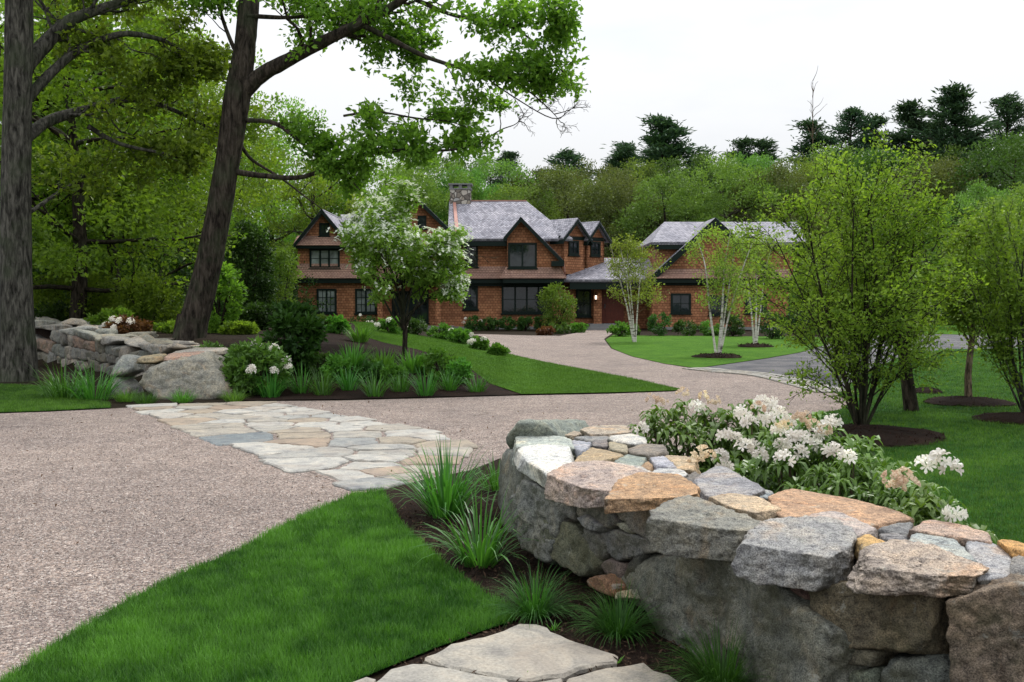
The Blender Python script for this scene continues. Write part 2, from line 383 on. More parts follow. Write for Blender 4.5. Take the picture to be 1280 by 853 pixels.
def m_shingle(name, cols, row=.14, width=.2, bumpd=.02, gap=.35):
    n = NT(name); uv = n.n('UVMap').outputs[0]
    br = n.n('TexBrick', Scale=1.); br.offset = .5; br.squash = 1
    for k_, v_ in (('Color1', (0, 0, 0, 1)), ('Color2', (1, 1, 1, 1)), ('Mortar', (.5, .5, .5, 1)), ('Mortar Size', row * .09), ('Mortar Smooth', .25), ('Bias', 0.), ('Brick Width', width), ('Row Height', row)): br.inputs[k_].default_value = v_
    n.t.links.new(n.mix(.008, uv, n.noise(uv, 7, 2).outputs[1], 'ADD'), br.inputs['Vector'])
    k = n.ramp(br.outputs['Color'], [(i / (len(cols) - 1), c_) for i, c_ in enumerate(cols)])
    big = n.noise(uv, .8, 5, .6).outputs[0]; fine = n.noise(uv, 14, 4, .7).outputs[0]
    k = n.mix(1., k, n.ramp(big, [(.3, (.68, .68, .70)), (.7, (1.22, 1.18, 1.14))]), 'MULTIPLY')
    k = n.mix(1., k, n.ramp(fine, [(.3, (.75, .75, .75)), (.7, (1.2, 1.2, 1.2))]), 'MULTIPLY')
    sep = n.n('SeparateXYZ'); n.t.links.new(uv, sep.inputs[0])
    saw = n.math('FRACT', n.math('DIVIDE', sep.outputs[1], row))
    k = n.mix(n.math('MULTIPLY', br.outputs['Fac'], .8), k, tuple(np.array(cols[0]) * gap))
    h = n.math('SUBTRACT', n.math('MULTIPLY', n.math('SUBTRACT', 1., saw), 1.), n.math('MULTIPLY', br.outputs['Fac'], .6))
    n.bsdf(k, .85, n.bump(h, .8, bumpd), .2); return n.m
def m_glass(name, col, rough=.06):
    n = NT(name); c = n.coord(); a = n.noise(c, 1.2, 3, .6, .5).outputs[0]; col = np.array(col)
    n.bsdf(n.ramp(a, [(.35, tuple(col * .5)), (.65, tuple(col * 1.5))]), rough, n.bump(a, .06, .02), .6); return n.m
M = {}
M['stone'] = m_stone()
M['gravel'] = m_gravel()
M['soil'] = m_soil('forest floor', (.009, .007, .004), (.026, .018, .011), 14)
M['mulch'] = m_soil('bark mulch', (.008, .005, .004), (.032, .019, .014), 38)
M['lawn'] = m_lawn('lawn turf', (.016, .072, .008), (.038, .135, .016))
M['lawnfar'] = m_lawn('lighter lawn turf', (.050, .135, .010), (.10, .22, .020))  # lighter turf colour for the lawns farther off
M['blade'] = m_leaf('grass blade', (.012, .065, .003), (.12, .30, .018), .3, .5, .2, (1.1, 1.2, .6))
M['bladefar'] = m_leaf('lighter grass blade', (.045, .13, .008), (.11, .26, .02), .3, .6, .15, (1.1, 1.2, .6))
M['asphalt'] = m_soil('asphalt', (.11, .11, .12), (.17, .17, .185), 60)
M['wall'] = m_shingle('red cedar shingles', [(.25, .108, .054), (.35, .155, .078), (.43, .205, .105), (.30, .128, .064)], .15, .19)
M['skirt'] = m_shingle('weathered cedar shingles', [(.31, .19, .145), (.41, .26, .205), (.36, .22, .175)], .13, .17)
M['roof'] = m_shingle('silvered roof shingles', [(.17, .17, .20), (.30, .30, .345), (.40, .395, .445), (.24, .235, .27)], .17, .16, .02, .45)
M['green'] = m_simple('dark green paint', (.005, .013, .010), .6, .2, .2, 20)
M['copper'] = m_simple('copper flashing', (.38, .19, .15), .6, .4, .2, 5)
M['glass'] = m_glass('dark glass', (.016, .022, .024), .03)
M['glassgrey'] = m_glass('light grey glass', (.20, .23, .22), .15)  # panes coloured a lighter grey than the dark glass
M['door'] = m_simple('red brown door', (.16, .03, .012), .5, .4, .2, 6)
M['stoop'] = m_simple('grey granite', (.20, .20, .20), .9, .2, .25, 30)
M['bark'] = m_bark('oak bark', (.040, .033, .026), 6)
M['barkgrey'] = m_bark('grey bark', (.060, .057, .048), 7)
M['barkdark'] = m_bark('dark bark', (.030, .024, .018))
M['barktan'] = m_bark('tan bark', (.12, .09, .06), 14)
M['birch'] = m_birch()
M['oakleaf'] = m_leaf('oak leaf', (.060, .15, .008), (.22, .39, .026), .5)
M['woodleaf'] = m_leaf('woodland green leaf', (.050, .125, .007), (.25, .40, .022), .5)  # yellowish green for the left woodland trees and bushes
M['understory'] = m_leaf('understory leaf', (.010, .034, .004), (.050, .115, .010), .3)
M['limeleaf'] = m_leaf('lime leaf', (.070, .165, .012), (.19, .33, .03), .4)
M['shrubleaf'] = m_leaf('shadbush leaf', (.075, .17, .010), (.29, .44, .03), .5)
M['yellowleaf'] = m_leaf('yellow green leaf', (.080, .165, .010), (.25, .37, .03), .42)
M['birchleaf'] = m_leaf('birch leaf', (.13, .22, .02), (.34, .45, .06), .48)
M['dogleaf'] = m_leaf('dogwood leaf', (.12, .27, .025), (.30, .50, .07), .5)
M['far1'] = m_leaf('far spring foliage', (.070, .140, .018), (.23, .34, .045), .35)
M['far2'] = m_leaf('far fresh foliage', (.055, .150, .020), (.19, .36, .055), .35)
M['far3'] = m_leaf('far olive foliage', (.060, .092, .020), (.165, .205, .048), .3)
M['far4'] = m_leaf('far deep foliage', (.025, .070, .010), (.095, .19, .024), .3)
M['pine'] = m_leaf('pine needles', (.018, .055, .026), (.075, .15, .065), .2, .6, .2)
M['rhodo'] = m_leaf('rhododendron leaf', (.030, .085, .010), (.14, .27, .03), .28, .4, .4)
M['boxleaf'] = m_leaf('boxwood leaf', (.020, .070, .010), (.07, .17, .022), .25)
M['fresh'] = m_leaf('fresh perennial leaf', (.05, .16, .010), (.13, .32, .03), .35)
M['daylily'] = m_leaf('daylily blade', (.022, .10, .008), (.085, .27, .028), .35, .4, .35)
M['tuft'] = m_leaf('sedge blade', (.014, .070, .006), (.06, .20, .018), .35, .5, .25)
M['redleaf'] = m_leaf('russet shrub leaf', (.09, .035, .012), (.22, .10, .03), .3)
M['petal'] = m_leaf('white petal', (.80, .72, .64), (.92, .90, .83), .35, .5, .2, (1, 1, .95))
M['petalpink'] = m_leaf('cream and apricot petal', (.70, .45, .26), (.84, .74, .55), .35, .5, .2, (1, 1, .95))
M['bract'] = m_leaf('dogwood bract', (.62, .70, .52), (.86, .88, .80), .35, .5, .2, (1, 1, .9))
M['chips'] = m_leaf('mulch chips', (.012, .007, .005), (.085, .048, .032), 0., .9, .1)
M['litter'] = m_leaf('dead leaf', (.08, .04, .02), (.22, .13, .07), .1, .8, .1)
# ------------------------------------------------------------------ ground and paving
def Gs(L, z=0.): return [tuple(G(x, y, z)) for x, y in L]
def GTs(L): return [tuple(GT(x, y)) for x, y in L]
mb = MB()
xs = np.concatenate([np.linspace(-320, -30, 30), np.arange(-28, 30, 1.0), np.linspace(31, 320, 30)])
ys = np.concatenate([np.linspace(-60, -2, 8), np.arange(0, 70, 1.0), np.linspace(72, 420, 60)])
X, Y = np.meshgrid(xs, ys); Z = hgt(X, Y) - .012
i = np.arange(len(ys) - 1)[:, None] * len(xs) + np.arange(len(xs) - 1)[None]
mb.add(np.column_stack([X.ravel(), Y.ravel(), Z.ravel()]), np.stack([i, i + 1, i + len(xs) + 1, i + len(xs)], -1).reshape(-1, 4))
struct('ground', mb, M['soil'], True)

drive_px = [(-260, 545), (-100, 522), (0, 517), (60, 515), (140, 511), (200, 507), (300, 502), (420, 501), (520, 498.5), (640, 495), (760, 492.5), (842, 489.5),
            (852, 488), (846, 485), (800, 477), (740, 465), (690, 456), (640, 446), (612, 438), (596, 430), (588, 422), (600, 418.5), (660, 419.5), (700, 420), (728, 415), (733, 410.5), (763, 410.5),
            (765, 417), (755, 424), (764, 436), (790, 446), (830, 455), (868, 461), (900, 464.5), (958, 470), (1006, 481), (1045, 492), (1064, 503), (1050, 513), (1000, 522), (930, 534)]
drive = Gs(drive_px) + [(1.15, 8.9), (.35, 8.4), (-.05, 8.3)] + Gs([(626, 573), (590, 588), (530, 600), (480, 613), (442, 619), (380, 645), (300, 688), (230, 717), (160, 752), (80, 800), (5, 853)]) + [(-2.9, 3.6), (-4.2, 1.4), (-6, -3), (-16, -3), (-19, 6)]
zone('driveway', drive, 0.0, M['gravel'], 1.2)
peninsula = Gs([(757, 425), (765, 436), (790, 446), (830, 455), (870, 461), (905, 456), (960, 448), (1000, 441), (1030, 432), (1040, 423), (1000, 421), (940, 421), (860, 420), (790, 420), (767, 419)])
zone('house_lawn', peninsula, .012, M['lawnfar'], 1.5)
road = Gs([(868, 461), (905, 456), (960, 448), (1000, 441), (1030, 432), (1060, 423), (1110, 419), (1180, 418), (1260, 421), (1330, 424), (1400, 428), (1330, 434), (1245, 436), (1180, 437), (1130, 444), (1080, 468), (1048, 492), (1006, 481), (958, 470), (900, 464.5)])
zone('asphalt_road', road, -.002, M['asphalt'], 2)
rl = Gs([(1064, 503), (1050, 513), (1000, 522), (930, 534)]) + [(1.15, 8.9), (1.3, 7.2), (1.75, 6.2), (2.2, 5.3), (2.7, 4.5), (3.2, 3.8), (4.5, 1.5), (8, -2), (22, 2), (40, 22), (46, 44)] + Gs([(1400, 428), (1330, 434), (1245, 436), (1180, 437), (1130, 444), (1080, 468), (1048, 492)])
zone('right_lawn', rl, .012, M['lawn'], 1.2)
bl = Gs([(1040, 421), (1060, 423), (1110, 419), (1180, 418), (1260, 421), (1330, 424), (1400, 428), (1500, 420), (1500, 409), (1260, 407), (1100, 407), (1010, 412)])
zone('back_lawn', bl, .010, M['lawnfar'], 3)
wedge = GTs([(652, 493.5), (760, 491.5), (842, 489), (851, 487.8), (800, 476), (740, 464.5), (690, 455), (640, 444), (600, 433), (560, 426), (510, 418), (460, 412), (415, 409), (425, 414), (455, 421), (480, 429), (520, 437), (560, 449), (590, 463), (612, 480)])
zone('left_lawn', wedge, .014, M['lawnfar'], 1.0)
ll = Gs([(-160, 476), (0, 481), (60, 485), (105, 496), (138, 505), (138, 510.5), (60, 514.5), (0, 516.5), (-140, 525)])
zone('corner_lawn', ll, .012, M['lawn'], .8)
fl = Gs([(479, 614), (442, 620), (380, 646), (300, 689), (230, 718), (160, 753), (80, 801), (5, 854)]) + [(-2.85, 3.6), (-4.0, 1.4), (-5, -1), (-1.5, -1), (-1.2, 2), (-1.0, 3.6)] + Gs([(445, 853), (500, 830), (545, 812), (600, 792), (648, 776), (640, 764), (590, 734), (540, 694), (502, 656)])
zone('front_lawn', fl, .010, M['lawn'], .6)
bed = Gs([(479, 613), (530, 600), (590, 588), (626, 573)]) + [(-.05, 8.3), (.35, 8.4), (.9, 7.0), (1.6, 5.2), (2.6, 3.6), (3.4, 2.4), (1.4, 1.8), (.2, 3.2), (-.6, 3.6)] + Gs([(455, 860), (500, 832), (545, 814), (600, 794), (648, 778), (642, 764), (590, 733), (540, 692), (502, 655)])
zone('planting_bed', bed, .004, M['mulch'], .5)
lb = GTs([(285, 501), (420, 499.5), (520, 497), (640, 494), (656, 493), (614, 479), (592, 462), (560, 448), (520, 436), (480, 428), (455, 420), (425, 413), (400, 418), (370, 432), (340, 455), (310, 478)])
zone('left_planting_bed', lb, .006, M['mulch'], .8)

# irregular paving stones from a relaxed cell pattern
def clip(poly, a, nrm):
    out = []; n = len(poly)
    for i in range(n):
        p, q = poly[i], poly[(i + 1) % n]; dp = np.dot(p - a, nrm); dq = np.dot(q - a, nrm)
        if dp <= 0: out.append(p)
        if (dp < 0) != (dq < 0) and dp != dq: out.append(p + (q - p) * (dp / (dp - dq)))
    return out
def slab(mb, poly, z0, z1, rng, v, jag=.012, seg=.09):
    c = np.mean(poly, 0); R_ = []
    n = len(poly)
    for i in range(n):
        p, q = np.array(poly[i]), np.array(poly[(i + 1) % n]); k = max(1, int(np.linalg.norm(q - p) / seg))
        for j in range(k): R_.append(p + (q - p) * j / k)
    R_ = np.array(R_) + rng.standard_normal((len(R_), 2)) * jag
    m = len(R_); t = z1 + rng.uniform(-.004, .004); sx, sy = rng.uniform(-.012, .012, 2)
    rings = []
    for k, (s, z) in enumerate(((1., z0), (1., t - .012), (.96, t), (.55, t + .002))):
        r = c + (R_ - c) * s; zz = z + (r[:, 0] - c[0]) * sx + (r[:, 1] - c[1]) * sy if k else np.full(m, z)
        zz = zz + (rng.standard_normal(m) * .0025 if k >= 2 else 0)
        rings.append(np.column_stack([r, zz]))
    V = np.vstack(rings + [np.array([[c[0], c[1], t + .003]])])
    Fq = []
    for k in range(3):
        for j in range(m): Fq.append([k*m + j, k*m + (j+1) % m, (k+1)*m + (j+1) % m, (k+1)*m + j])
    T = [[3*m + j, 3*m + (j+1) % m, 4*m] for j in range(m)]
    mb.add(V, [np.array(Fq), np.array(T)], v)
def m_flag():
    n = NT('flagstone'); c = n.coord(); v = n.n('Attribute', attribute_name='v').outputs['Fac']
    base = n.ramp(v, [(0., (.17, .20, .22)), (.15, (.34, .34, .33)), (.35, (.37, .355, .325)), (.6, (.34, .30, .245)), (.75, (.33, .255, .20)), (.9, (.44, .43, .405))])
    a = n.noise(c, 4.5, 7, .68, .8).outputs[0]; b = n.noise(c, 60, 4, .7).outputs[0]
    k = n.mix(1., base, n.ramp(a, [(.3, (.52, .52, .54)), (.5, (.86, .85, .82)), (.7, (1.12, 1.05, .95))]), 'MULTIPLY')
    k = n.mix(1., k, n.ramp(b, [(.3, (.72, .72, .72)), (.7, (1.22, 1.22, 1.22))]), 'MULTIPLY')
    d = n.noise(c, 1.7, 4, .6, 1.).outputs[0]
    k = n.mix(n.ramp(d, [(.5, 0.), (.7, .4)]), k, (.28, .22, .17))
    n.bsdf(k, .85, n.bump(n.math('ADD', a, n.math('MULTIPLY', b, .25)), .7, .03), .25); return n.m
M['flag'] = m_flag()
rng = np.random.default_rng(3)
ap = np.array(Gs([(160, 508), (240, 505.5), (345, 503.5), (385, 511), (440, 523), (500, 534), (560, 545), (585, 560), (560, 590), (520, 602), (480, 612), (441, 614), (400, 598), (345, 572), (300, 556), (262, 541), (225, 528), (190, 517)]))
x0, y0 = ap.min(0); x1, y1 = ap.max(0); pts = []
while len(pts) < 56:
    p = rng.uniform([x0, y0], [x1, y1])
    if inside(ap, np.array([p[0]]), np.array([p[1]]))[0] and all(np.hypot(*(p - q)) > .34 for q in pts): pts.append(p)
    if rng.uniform() < .0005: break
pts = np.array(pts)
apron = thing('stone_apron', 'irregular pale flagstone band set flush across the gravel driveway', 'paving', (*pts.mean(0), 0)); del apron['category']; apron['kind'] = 'structure'
smp = rng.uniform([x0, y0], [x1, y1], (20000, 2)); smp = smp[inside(ap, smp[:, 0], smp[:, 1])]
for _ in range(2):
    near = np.argmin(((smp[:, None] - pts[None]) ** 2).sum(2), 1)
    pts = np.array([smp[near == k].mean(0) if (near == k).any() else pts[k] for k in range(len(pts))])
aph = []
for i in range(len(ap)): aph.append(ap[i])
def _hull(P):
    P = sorted(map(tuple, P))
    def half(pts):
        h = []
        for p in pts:
            while len(h) > 1 and (h[-1][0]-h[-2][0])*(p[1]-h[-2][1]) - (h[-1][1]-h[-2][1])*(p[0]-h[-2][0]) <= 0: h.pop()
            h.append(p)
        return h
    a = half(P); b = half(P[::-1]); return np.array(a[:-1] + b[:-1])
aph = _hull(ap)
tints = rng.permutation(np.concatenate([rng.uniform(.3, .5, 22), rng.uniform(.1, .28, 7), rng.uniform(.55, .68, 14), rng.uniform(.7, .8, 4), rng.uniform(.85, 1, 30)]))
dark_p = G(335, 551); di = np.argmin(((pts - dark_p) ** 2).sum(1))
for k, p in enumerate(pts):
    eo = rng.uniform(-.12, .16)
    cell = [np.array(q) for q in ((p[0]-2, p[1]-2), (p[0]+2, p[1]-2), (p[0]+2, p[1]+2), (p[0]-2, p[1]+2))]
    for j, q in enumerate(pts):
        if j != k and np.hypot(*(q - p)) < 3:
            u = (q - p) / np.hypot(*(q - p)); cell = clip(cell, (p + q) / 2 - u * rng.uniform(.008, .03), u)
    # trim ragged outer edges by the apron outline's reach
    for hi in range(len(aph)):
        ed = aph[(hi+1) % len(aph)] - aph[hi]; nr = np.array([ed[1], -ed[0]]) / np.hypot(*ed); cell = clip(cell, aph[hi] + nr * eo, nr)
    if len(cell) < 3: continue
    q2 = cell
    m_ = MB(); slab(m_, q2, -.01, .020 + rng.uniform(-.003, .006), rng, .02 if k == di else tints[k])
    part('flagstone', m_, M['flag'], apron, smooth=False)
# joint filling under the apron
zone('apron_bedding', [tuple(ap.mean(0) + (q - ap.mean(0)) * .96) for q in ap], .004, M['gravel'], .8)

# flagstones of the foreground path
def I(L): return [(400 + x / 2.783, 700 + y / 2.783) for x, y in L]
slabs_px = []
fp = thing('flagstone_path', 'broad pale flagstones beside the near lawn and mulch bed', 'path', (.2, 4.6, 0)); del fp['category']; fp['kind'] = 'structure'
for L, v in (([(355, 345), (450, 300), (600, 262), (690, 222), (760, 225), (860, 275), (1035, 328), (1030, 352), (900, 378), (850, 402), (720, 418), (640, 408), (500, 385)], .42),
             ([(208, 410), (250, 380), (320, 362), (450, 385), (640, 416), (668, 436), (670, 480), (500, 560), (200, 560), (150, 480)], .38),
             ([(855, 412), (1000, 375), (1130, 362), (1220, 400), (1262, 430), (1330, 540), (1100, 620), (860, 620), (790, 520), (850, 470)], .5),
             ([(100, 435), (165, 412), (200, 425), (150, 470), (110, 560), (40, 560)], .45),
             ([(690, 440), (845, 415), (845, 465), (780, 520), (690, 560), (600, 580), (590, 540), (680, 480)], .4)):
    slabs_px.append(np.array([G(x, y, .03) for x, y in I(L)])); m_ = MB(); slab(m_, [G(x, y, .03) for x, y in I(L)], -.02, .034, rng, v, .006, .06); part('flagstone', m_, M['flag'], fp)
# pale cobble edging between gravel and asphalt
mb = MB(); edge = smooth_path([(*G(x, y), 0) for x, y in [(868, 461), (900, 464.5), (958, 470), (1006, 481), (1046, 492)]], 40)
acc = 0; last = edge[0]
for p in edge[1:]:
    if np.linalg.norm(p - last) > .24:
        d = (p - last) / np.linalg.norm(p - last); nn_ = np.array([-d[1], d[0], 0])
        for r_ in (-.26, 0., .26):
            c = (p + last) / 2 + nn_ * r_; Mx = Matrix.Translation(c) @ Matrix.Rotation(math.atan2(d[1], d[0]) + rng.uniform(-.08, .08), 4, 'Z')
            box(mb, -.10, .10, -.11, .11, -.03, .022 + rng.uniform(0, .01), rng.uniform(.15, .5), Mx)
        last = p
struct('cobble_edging', mb, M['flag'])

# grass blades (real geometry) on the nearer lawns
def lawn_blades(name, poly, dens, Lh, Wd, mat, ymin=0, ymax=99, label='', fall=2.0, base=6., seed=1, off=.01):
    r = np.random.default_rng(seed); poly = np.array(poly); x0, y0 = poly.min(0); x1, y1 = poly.max(0); y0 = max(y0, ymin); y1 = min(y1, ymax)
    mb = MB()
    for ya in np.arange(y0, y1, 1.0):
        yb = min(ya + 1, y1); dn = dens * min(1, (base / max(ya, 1)) ** fall); xr0, xr1 = max(x0, -.56 * yb - .5), min(x1, .56 * yb + .5)
        if xr1 <= xr0: continue
        n = int(dn * (xr1 - xr0) * (yb - ya)); x = r.uniform(xr0, xr1, n); y = r.uniform(ya, yb, n); k = inside(poly, x, y); x, y = x[k], y[k]; n = len(x)
        if not n: continue
        sc = max(1, (ya / base)) ** .85
        patch = .45 + .38 * vnoise(np.column_stack([x * 1.6, y * 1.6, 0 * x]), 4) + .42 * vnoise(np.column_stack([x * 9, y * 9, 0 * x]), 9)
        a = r.uniform(0, 2 * math.pi, n); lean = r.uniform(.1, 1.1, n)
        td = np.column_stack([np.cos(a) * lean, np.sin(a) * lean, np.ones(n)])
        L = Lh * r.uniform(.55, 1.25, n) * (.8 + .4 * np.clip(patch, 0, 1))
        ribbons(mb, np.column_stack([x, y, hgt(x, y) + off - .006]), td, L, Wd * sc, r, 2, .9, np.clip(patch * .85 - .08 + r.uniform(-.15, .45, n), 0, 1))
    o = part(name, mb, mat); o['kind'] = 'stuff'; o['label'] = label; return o
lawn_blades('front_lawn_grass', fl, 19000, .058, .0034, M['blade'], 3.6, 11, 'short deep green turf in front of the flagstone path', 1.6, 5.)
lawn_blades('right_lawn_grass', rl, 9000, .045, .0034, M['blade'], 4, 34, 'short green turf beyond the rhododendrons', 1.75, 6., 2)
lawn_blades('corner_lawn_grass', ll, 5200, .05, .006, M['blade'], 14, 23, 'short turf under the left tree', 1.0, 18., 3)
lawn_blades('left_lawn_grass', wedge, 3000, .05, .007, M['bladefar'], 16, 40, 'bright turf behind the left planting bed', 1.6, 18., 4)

# loose chips lying on the nearer gravel, and a few dead leaves
def m_chip():
    n = NT('loose gravel chip'); v = n.n('Attribute', attribute_name='v').outputs['Fac']
    n.bsdf(n.ramp(v, [(0., (.14, .125, .12)), (.3, (.24, .21, .195)), (.6, (.37, .32, .295)), (.8, (.33, .25, .205)), (1., (.56, .53, .50))]), .9, None, .2); return n.m
r = np.random.default_rng(14); mb = MB(); dpoly = np.array(drive)
for ya, yb, cnt, sz in ((3.4, 6, 34000, .010), (6, 9, 36000, .012), (9, 14, 26000, .015)):
    x = r.uniform(-.55 * yb, .5, cnt) if yb < 10 else r.uniform(-.53 * yb, 3, cnt); y = r.uniform(ya, yb, cnt); k = inside(dpoly, x, y) & ~inside(ap, x, y); x, y = x[k], y[k]
    leaves(mb, np.column_stack([x, y, r.uniform(.001, .006, len(x))]), sz, r, aspect=.75, up=.72, fold=.12)
o = part('loose_gravel', mb, m_chip()); o['kind'] = 'stuff'; o['label'] = 'loose chips on the near driveway'
mb = MB(); x = r.uniform(-7, 3, 420); y = r.uniform(4, 17, 420); k = inside(dpoly, x, y); leaves(mb, np.column_stack([x[k], y[k], np.full(k.sum(), .006)]), .045, r, aspect=.35, up=.7, fold=.15)
o = part('leaf_litter', mb, M['litter']); o['kind'] = 'stuff'; o['label'] = 'scattered brown oak litter on the gravel'
# bark chips in the near bed
r = np.random.default_rng(8); n = 26000; bp = np.array(bed); x = r.uniform(bp[:, 0].min(), bp[:, 0].max(), n); y = r.uniform(3.8, 8.6, n); k = inside(bp, x, y)
for sp in slabs_px: k &= ~inside(sp, x, y)
x, y = x[k], y[k]
mb = MB(); leaves(mb, np.column_stack([x, y, r.uniform(.004, .024, len(x))]), r.uniform(.012, .045, len(x)), r, aspect=.32, up=.55, fold=.05); o = part('mulch_chips', mb, M['chips']); o['kind'] = 'stuff'; o['label'] = 'dark shredded bark chips in the near bed'
# ------------------------------------------------------------------ stones
_ico = {}
def ico(level):
    if level not in _ico:
        import bmesh
        bm = bmesh.new(); bmesh.ops.create_icosphere(bm, subdivisions=level, radius=1)
        V = np.array([v.co[:] for v in bm.verts]); Fc = np.array([[v.index for v in f.verts] for f in bm.faces]); bm.free()
        _ico[level] = (V / np.linalg.norm(V, axis=1)[:, None], Fc)
    return _ico[level]
def rock(center, planes, dims, axes, level=4, rough=.03, seed=0, chips=5, sharp=16, lay=0.):
    """star-shaped convex rock: planes = [(unit normal, distance)], dims along axes"""
    r = np.random.default_rng(seed); U, Fc = ico(level)
    A = np.array(axes); D = (U * np.array(dims)) @ A; D /= np.linalg.norm(D, axis=1)[:, None]
    N = [np.array(p[0]) / np.linalg.norm(p[0]) for p in planes]; dd = [p[1] for p in planes]
    base_n, base_d = np.array(N), np.array(dd)
    for _ in range(chips):
        v = r.standard_normal(3) * np.array([1, 1, .8]); v = (v / np.linalg.norm(v) / np.array(dims)) @ A; v /= np.linalg.norm(v)
        den = np.maximum(base_n @ D.T, 1e-4); rad = (base_d[:, None] / den).min(0)
        reach = ((D * rad[:, None]) @ v).max(); N.append(v); dd.append(reach * r.uniform(.84, .95))
    N = np.array(N); dd = np.array(dd)
    den = np.maximum(N @ D.T, 1e-3); rr = dd[:, None] / den
    rad = (rr ** -float(sharp)).sum(0) ** (-1. / sharp)
    P = D * rad[:, None]; sz = float(np.cbrt(np.prod(dims)))
    q = P / sz
    n1 = fbm(q * 1.3 + seed * 3.1, 3, seed); n2 = 1 - np.abs(fbm(q * 2.6 + seed * 1.7, 4, seed + 5, .6))
    n3 = fbm(P * 26 + seed, 3, seed + 9, .6)
    n4 = fbm(q * 5.5 + seed, 3, seed + 21, .6); led = np.abs(((q @ np.array([.25, .2, 1.])) * 3.1 + n1 * .8) % 1 - .5)
    k = rough * sz * (.35 * n1 + .75 * (n2 - .6) + .7 * n4 + .55 * (led - .25)) + .006 * n3 * min(1, sz / .1)
    if lay: k = k + lay * sz * vnoise(np.column_stack([q[:, 0] * 1.2, q[:, 1] * 1.2, q[:, 2] * 9]), seed + 2)
    rad2 = np.maximum(rad + k, rad * .5)
    return D * rad2[:, None] + np.array(center), Fc
def stone_obj(name, V, Fc, tint, parent, label=None):
    mb = MB(); mb.add(V, Fc); o = part(name, mb, M['stone'], parent, smooth=True); o.color = tuple(tint) + (1,)
    if label: o['label'] = label
    return o
def hull2(P):
    P = sorted(map(tuple, P)); 
    def half(pts):
        h = []
        for p in pts:
            while len(h) > 1 and (h[-1][0]-h[-2][0])*(p[1]-h[-2][1]) - (h[-1][1]-h[-2][1])*(p[0]-h[-2][0]) <= 0: h.pop()
            h.append(p)
        return h
    a = half(P); b = half(P[::-1]); return np.array(a[:-1] + b[:-1])
def prune(P, keep=6):
    # drop the shortest outline edges so that corners stay sharp
    P = [np.array(p) for p in P]
    while len(P) > keep:
        n = len(P); best = None
        for i in range(n):
            a, b, c, d = P[i-1], P[i], P[(i+1) % n], P[(i+2) % n]; u, v = b - a, d - c
            den = u[0] * v[1] - u[1] * v[0]
            if den <= .25 * np.linalg.norm(u) * np.linalg.norm(v): continue
            t = ((c[0] - a[0]) * v[1] - (c[1] - a[1]) * v[0]) / den; q = a + u * t
            area = abs((b[0]-q[0]) * (c[1]-q[1]) - (b[1]-q[1]) * (c[0]-q[0]))
            if best is None or area < best[0]: best = (area, i, q)
        if best is None: break
        _, i, q = best; P[i] = q; P.pop((i+1) % n) if (i+1) % n else P.pop(0)
    return np.array(P)
def cap_stone(px, ztop, thick, tint, parent, seed, level=5, rough=.05, grow=1.0, side=.42, tilt=(0, 0), sharp=70, chips=4, lay=0., name='capstone', label=None):
    """slab from its traced top outline lying at height ztop"""
    P = prune(hull2([G(x, y, ztop) for x, y in px]), 6 + seed % 2); c2 = P.mean(0); c2 = (P.max(0) + P.min(0)) / 2 * .5 + c2 * .5
    planes = []; n = len(P)
    for i in range(n):
        e = P[(i + 1) % n] - P[i]; L = np.linalg.norm(e)
        if L < .02: continue
        nn_ = np.array([e[1], -e[0]]) / L; d = np.dot(P[i] - c2, nn_) * grow
        s = side * math.sin(i * 2.3 + seed); v3 = np.array([nn_[0], nn_[1], s]); l3 = np.linalg.norm(v3)
        planes.append((v3 / l3, max(d, .02) / l3))
    tn = np.array([tilt[0], tilt[1], 1.]); tn /= np.linalg.norm(tn)
    planes += [(tn, thick / 2), (np.array([.05, .03, -1.]), thick / 2)]
    a = P - c2; u, s_, vt = np.linalg.svd(a - a.mean(0)); ax = np.array([[*vt[0], 0], [*vt[1], 0], [0, 0, 1.]])
    dm = [max(.02, np.abs(a @ vt[0]).max()), max(.02, np.abs(a @ vt[1]).max()), max(thick / 2, .02)]
    V, Fc = rock((*c2, ztop - thick / 2), planes, dm, ax, level, rough, seed, chips, sharp, lay)
    return stone_obj(name, V, Fc, tint, parent, label)
BASE = np.array([(-.06, 9.2), (-.05, 8.2), (-.02, 7.2), (.04, 6.75), (.28, 6.25), (.54, 5.8), (.80, 5.30), (.98, 4.76), (1.18, 4.27), (1.50, 3.86), (1.85, 3.5), (2.5, 3.05)])
def face_frame(px, py):
    d = ray(px, py); best = None
    for i in range(2, len(BASE) - 1):
        a, b = BASE[i], BASE[i+1]; A2 = np.array([[d[0], a[0] - b[0]], [d[1], a[1] - b[1]]])
        try: t, s = np.linalg.solve(A2, a)
        except Exception: continue
        if -.02 <= s <= 1.02 and t > 0 and (best is None or t < best[0]): best = (t, i, s)
    if best is None: best = (0, 8, .5)
    _, i, s = best
    def tang(j):
        j = min(max(j, 2), len(BASE) - 2); e = BASE[j+1] - BASE[j]; return e / np.linalg.norm(e)
    e = tang(i) * (1 - abs(s - .5)) + (tang(i+1) * max(s - .5, 0) + tang(i-1) * max(.5 - s, 0)); e /= np.linalg.norm(e)
    p0 = BASE[i] + (BASE[i+1] - BASE[i]) * s
    nrm = np.array([e[1], -e[0]])
    if nrm[1] > 0 and abs(nrm[1]) > abs(nrm[0]): nrm = -nrm
    if np.dot(nrm, -p0) < 0: nrm = -nrm
    return p0, e, nrm
